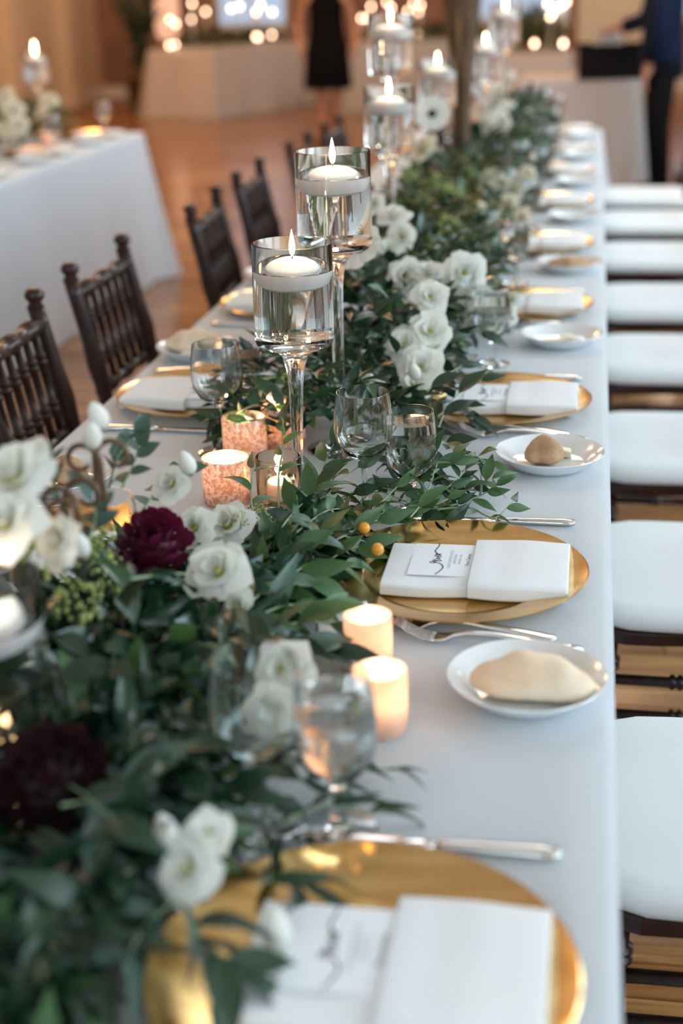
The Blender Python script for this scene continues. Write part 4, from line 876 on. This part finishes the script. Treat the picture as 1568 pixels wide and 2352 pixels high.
# dark chairs by the serving table
for (x, y, rz, lb) in ((.78, 9.1, 1.7, 'dark chair beyond the row of white seats, beside the navy-suited person'), (.66, 8.2, PI, 'dark chair standing past the last ivory cushion')): chair(x, y, rz, lb, None)

# people: one skinned body each, clothes over it
def skinned(name, nodes, edges, m, parent=None, sub=2):
    keys = list(nodes); idx = {k: i for i, k in enumerate(keys)}
    me = bpy.data.meshes.new(name); me.from_pydata([nodes[k][0] for k in keys], [(idx[a], idx[b]) for a, b in edges], []); me.materials.append(m)
    o = obj(name, me, parent); o.modifiers.new('skin', 'SKIN').use_smooth_shade = True
    for k in keys:
        r = nodes[k][1]; v = me.skin_vertices[0].data[idx[k]]; v.radius = r if isinstance(r, tuple) else (r, r)
        v.use_root = (k == keys[0])
    s_ = o.modifiers.new('sub', 'SUBSURF'); s_.levels = 1; s_.render_levels = sub; return o
def chain(*ks): return list(zip(ks, ks[1:]))
def hand(nodes, edges, wrist, d, side, pre, s=1.0):
    """palm, four fingers and a thumb from the wrist along d"""
    d = Vector(d).normalized(); sd = Vector(side).normalized(); w_ = Vector(nodes[wrist][0]); n_ = d.cross(sd)
    nodes[pre + 'palm'] = (w_ + d * .05 * s, (.030 * s, .014 * s)); edges += [(wrist, pre + 'palm')]
    for k in range(4):
        b = w_ + d * .085 * s + sd * (.030 - .020 * k) * s; ln = (.072, .080, .074, .058)[k] * s
        nodes[pre + 'k%d' % k] = (b, .010 * s); nodes[pre + 'm%d' % k] = (b + d * ln * .5 + n_ * .012 * s, .0085 * s); nodes[pre + 't%d' % k] = (b + d * ln * .85 + n_ * .034 * s, .007 * s)
        edges += [(pre + 'palm', pre + 'k%d' % k)] + chain(pre + 'k%d' % k, pre + 'm%d' % k, pre + 't%d' % k)
    nodes[pre + 'th'] = (w_ + d * .035 * s + sd * .038 * s, .011 * s); nodes[pre + 'tt'] = (w_ + d * .075 * s + sd * .055 * s + n_ * .02 * s, .008 * s); edges += [(pre + 'palm', pre + 'th'), (pre + 'th', pre + 'tt')]
def ell(c, rx, ry, n=24, yaw=0): return [Vector((c[0] + rx * math.cos(2 * PI * k / n) * math.cos(yaw) - ry * math.sin(2 * PI * k / n) * math.sin(yaw), c[1] + rx * math.cos(2 * PI * k / n) * math.sin(yaw) + ry * math.sin(2 * PI * k / n) * math.cos(yaw), c[2])) for k in range(n)]
def face(parent, c, f, s=1.0):             # nose, eyes, mouth, ears on a head centred at c looking along f (horizontal)
    f = Vector(f).normalized(); r_ = Vector((f.y, -f.x, 0)); c = Vector(c)
    obj('nose', mesh('nose', *tube([c + f * .088 + Vector((0, 0, .015)), c + f * .112 + Vector((0, 0, -.022)), c + f * .092 + Vector((0, 0, -.03))], [.007, .013, .009], 8), skin_m), parent)
    for q in (-1, 1):
        obj('eye', mesh('eye', [v * .011 + c + f * .086 + r_ * .032 * q + Vector((0, 0, .012)) for v in ICO[0]], ICO[1], white_paint), parent)
        obj('ear', mesh('ear', [Vector((v.x * .012, v.y * .018, v.z * .03)) + c + r_ * .078 * q for v in ICO[0]], ICO[1], skin_m), parent)
    obj('mouth', mesh('mouth', *tube([c + f * .086 - r_ * .024 + Vector((0, 0, -.055)), c + f * .094 + Vector((0, 0, -.053)), c + f * .086 + r_ * .024 + Vector((0, 0, -.055))], .006, 6), mat('lips', (.40, .13, .11), .5)), parent)
def woman():
    q = on(745, 328, -T); X, Y = -2.47, 13.7; e = empty('person', (X, Y, 0)); tag(e, 'person in a short black sleeveless dress standing on the wood floor', 'person')
    n = {}; ed = []
    def a(k, x, y, z, r): n[k] = (Vector((x, y, z)), r)
    a('pelvis', 0, 0, .90, (.15, .11)); a('waist', 0, 0, 1.05, (.115, .085)); a('chest', 0, 0, 1.22, (.135, .095)); a('neckb', 0, 0, 1.36, (.055, .05)); a('neck', 0, -.01, 1.42, .045); a('chin', 0, -.03, 1.47, (.06, .07)); a('head', 0, -.015, 1.55, (.075, .092)); a('crown', 0, 0, 1.635, (.055, .065))
    ed += chain('pelvis', 'waist', 'chest', 'neckb', 'neck', 'chin', 'head', 'crown')
    for s_, k in ((-1, 'l'), (1, 'r')):
        a(k + 'sh', s_ * .165, 0, 1.31, .052); 
        if s_ < 0: a(k + 'el', -.27, .06, 1.08, .042); a(k + 'wr', -.235, -.09, .86, .030)
        else: a(k + 'el', .27, .03, 1.06, .042); a(k + 'wr', .255, -.12, .88, .030)
        ed += chain('chest', k + 'sh', k + 'el', k + 'wr'); hand(n, ed, k + 'wr', (-.1 * s_, -.4, -.6), (0, -1, .4), k, .95)
        a(k + 'hip', s_ * .085, 0, .84, .09); a(k + 'kn', s_ * .075 + .01, -.01, .47, .055); a(k + 'calf', s_ * .07 + .01, .025, .33, .054); a(k + 'an', s_ * .07, .02, .09, .034); a(k + 'ft', s_ * .08, -.06, .035, (.036, .024)); a(k + 'to', s_ * .085, -.15, .03, (.034, .018))
        ed += chain('pelvis', k + 'hip', k + 'kn', k + 'calf', k + 'an', k + 'ft', k + 'to')
    skinned('body', n, ed, skin_m, e); face(e, (0, -.02, 1.55), (0, -1, 0))
    rings = [ell((0, 0, z), rx, ry) for z, rx, ry in ((.50, .225, .18), (.505, .23, .185), (.70, .215, .175), (.86, .20, .16), (.96, .175, .14), (1.06, .142, .115), (1.16, .158, .125), (1.25, .170, .128), (1.32, .155, .105), (1.355, .115, .085))]
    rings += [ell((0, 0, 1.35), .105, .075), ell((0, 0, 1.25), .15, .11), ell((0, 0, .6), .20, .16), ell((0, 0, .502), .215, .172)]
    obj('dress', mesh('dress', *loft(rings, False), black_cloth), e)
    rings = [ell((0, .02 + dy, z), rx, ry) for z, rx, ry, dy in ((1.40, .05, .04, .05), (1.47, .085, .06, .05), (1.55, .098, .085, .025), (1.62, .092, .095, .01), (1.66, .06, .065, 0), (1.68, .01, .01, 0))]
    obj('hair', mesh('hair', *loft(rings), hair_m), e)
    for s_ in (-1, 1): obj('shoe', mesh('shoe', *loft([ell((s_ * .08, -.06 + dy, z), rx, ry) for z, rx, ry, dy in ((0, .04, .12, 0), (.02, .045, .125, 0), (.05, .038, .10, .02), (.07, .036, .06, .05))]), black_cloth), e)
    e.rotation_euler = (0, 0, .15)
woman()
def man():
    X, Y = .43, 10.1; e = empty('person', (X, Y, 0)); tag(e, 'person in navy jacket and dark trousers at the serving table, reaching for the crate', 'person')
    n = {}; ed = []                         # built facing -x
    def a(k, x, y, z, r): n[k] = (Vector((x, y, z)), r)
    a('pelvis', 0, 0, .95, (.13, .13)); a('waist', 0, 0, 1.10, (.11, .12)); a('chest', 0, 0, 1.32, (.115, .14)); a('neckb', 0, 0, 1.48, .06); a('neck', -.015, 0, 1.54, .055); a('chin', -.035, 0, 1.60, (.07, .065)); a('head', -.02, 0, 1.69, (.095, .08)); a('crown', 0, 0, 1.78, (.07, .06))
    ed += chain('pelvis', 'waist', 'chest', 'neckb', 'neck', 'chin', 'head', 'crown')
    for s_, k in ((-1, 'l'), (1, 'r')):
        a(k + 'sh', 0, s_ * .18, 1.42, .06)
        if s_ < 0: a(k + 'el', -.02, -.25, 1.12, .048); a(k + 'wr', -.09, -.22, .88, .034); hd = (-.3, 0, -1)
        else: a(k + 'el', -.10, .23, 1.15, .048); a(k + 'wr', -.27, .26, 1.10, .034); hd = (-1, .1, -.35)
        ed += chain('chest', k + 'sh', k + 'el', k + 'wr'); hand(n, ed, k + 'wr', hd, (0, -s_, .3), k, 1.05)
        a(k + 'hip', 0, s_ * .09, .88, .095); a(k + 'kn', -.01, s_ * .09, .49, .062); a(k + 'an', .02, s_ * .09, .09, .042); a(k + 'ft', -.07, s_ * .095, .04, .04); a(k + 'to', -.17, s_ * .10, .03, (.04, .022))
        ed += chain('pelvis', k + 'hip', k + 'kn', k + 'an', k + 'ft', k + 'to')
    skinned('body', n, ed, skin_m, e); face(e, (-.015, 0, 1.69), (-1, 0, 0))
    obj('jacket', mesh('jacket', *join([loft([ell((0, 0, z), rx, ry) for z, rx, ry in ((.80, .150, .175), (.95, .148, .175), (1.10, .130, .158), (1.30, .138, .185), (1.42, .12, .20), (1.48, .085, .13), (1.51, .066, .075))])] +
        [tube([n[k + 'sh'][0], n[k + 'el'][0], n[k + 'el'][0].lerp(n[k + 'wr'][0], .92)], [.078, .066, .050], 16) for k in 'lr']), navy), e)
    obj('trousers', mesh('trousers', *join([loft([ell((0, 0, z), rx, ry) for z, rx, ry in ((.78, .135, .175), (.90, .14, .175), (1.0, .13, .16))])] + [tube([n[k + 'hip'][0] + Vector((0, 0, .02)), n[k + 'kn'][0], n[k + 'an'][0]], [.108, .080, .066], 16) for k in 'lr']), black_cloth), e)
    for s_ in (-1, 1): obj('shoe', mesh('shoe', *loft([ell((-.06 + dx, s_ * .097, z), rx, ry) for z, rx, ry, dx in ((0, .145, .046, 0), (.025, .148, .05, 0), (.06, .12, .044, .02), (.09, .07, .046, .06))]), black_cloth), e)
    obj('hair', mesh('hair', *loft([ell((.015 + dx, 0, z), rx, ry) for z, rx, ry, dx in ((1.60, .05, .06, .06), (1.68, .085, .086, .03), (1.76, .10, .085, 0), (1.80, .07, .06, 0), (1.815, .01, .01, 0))]), hair_m), e)
man()
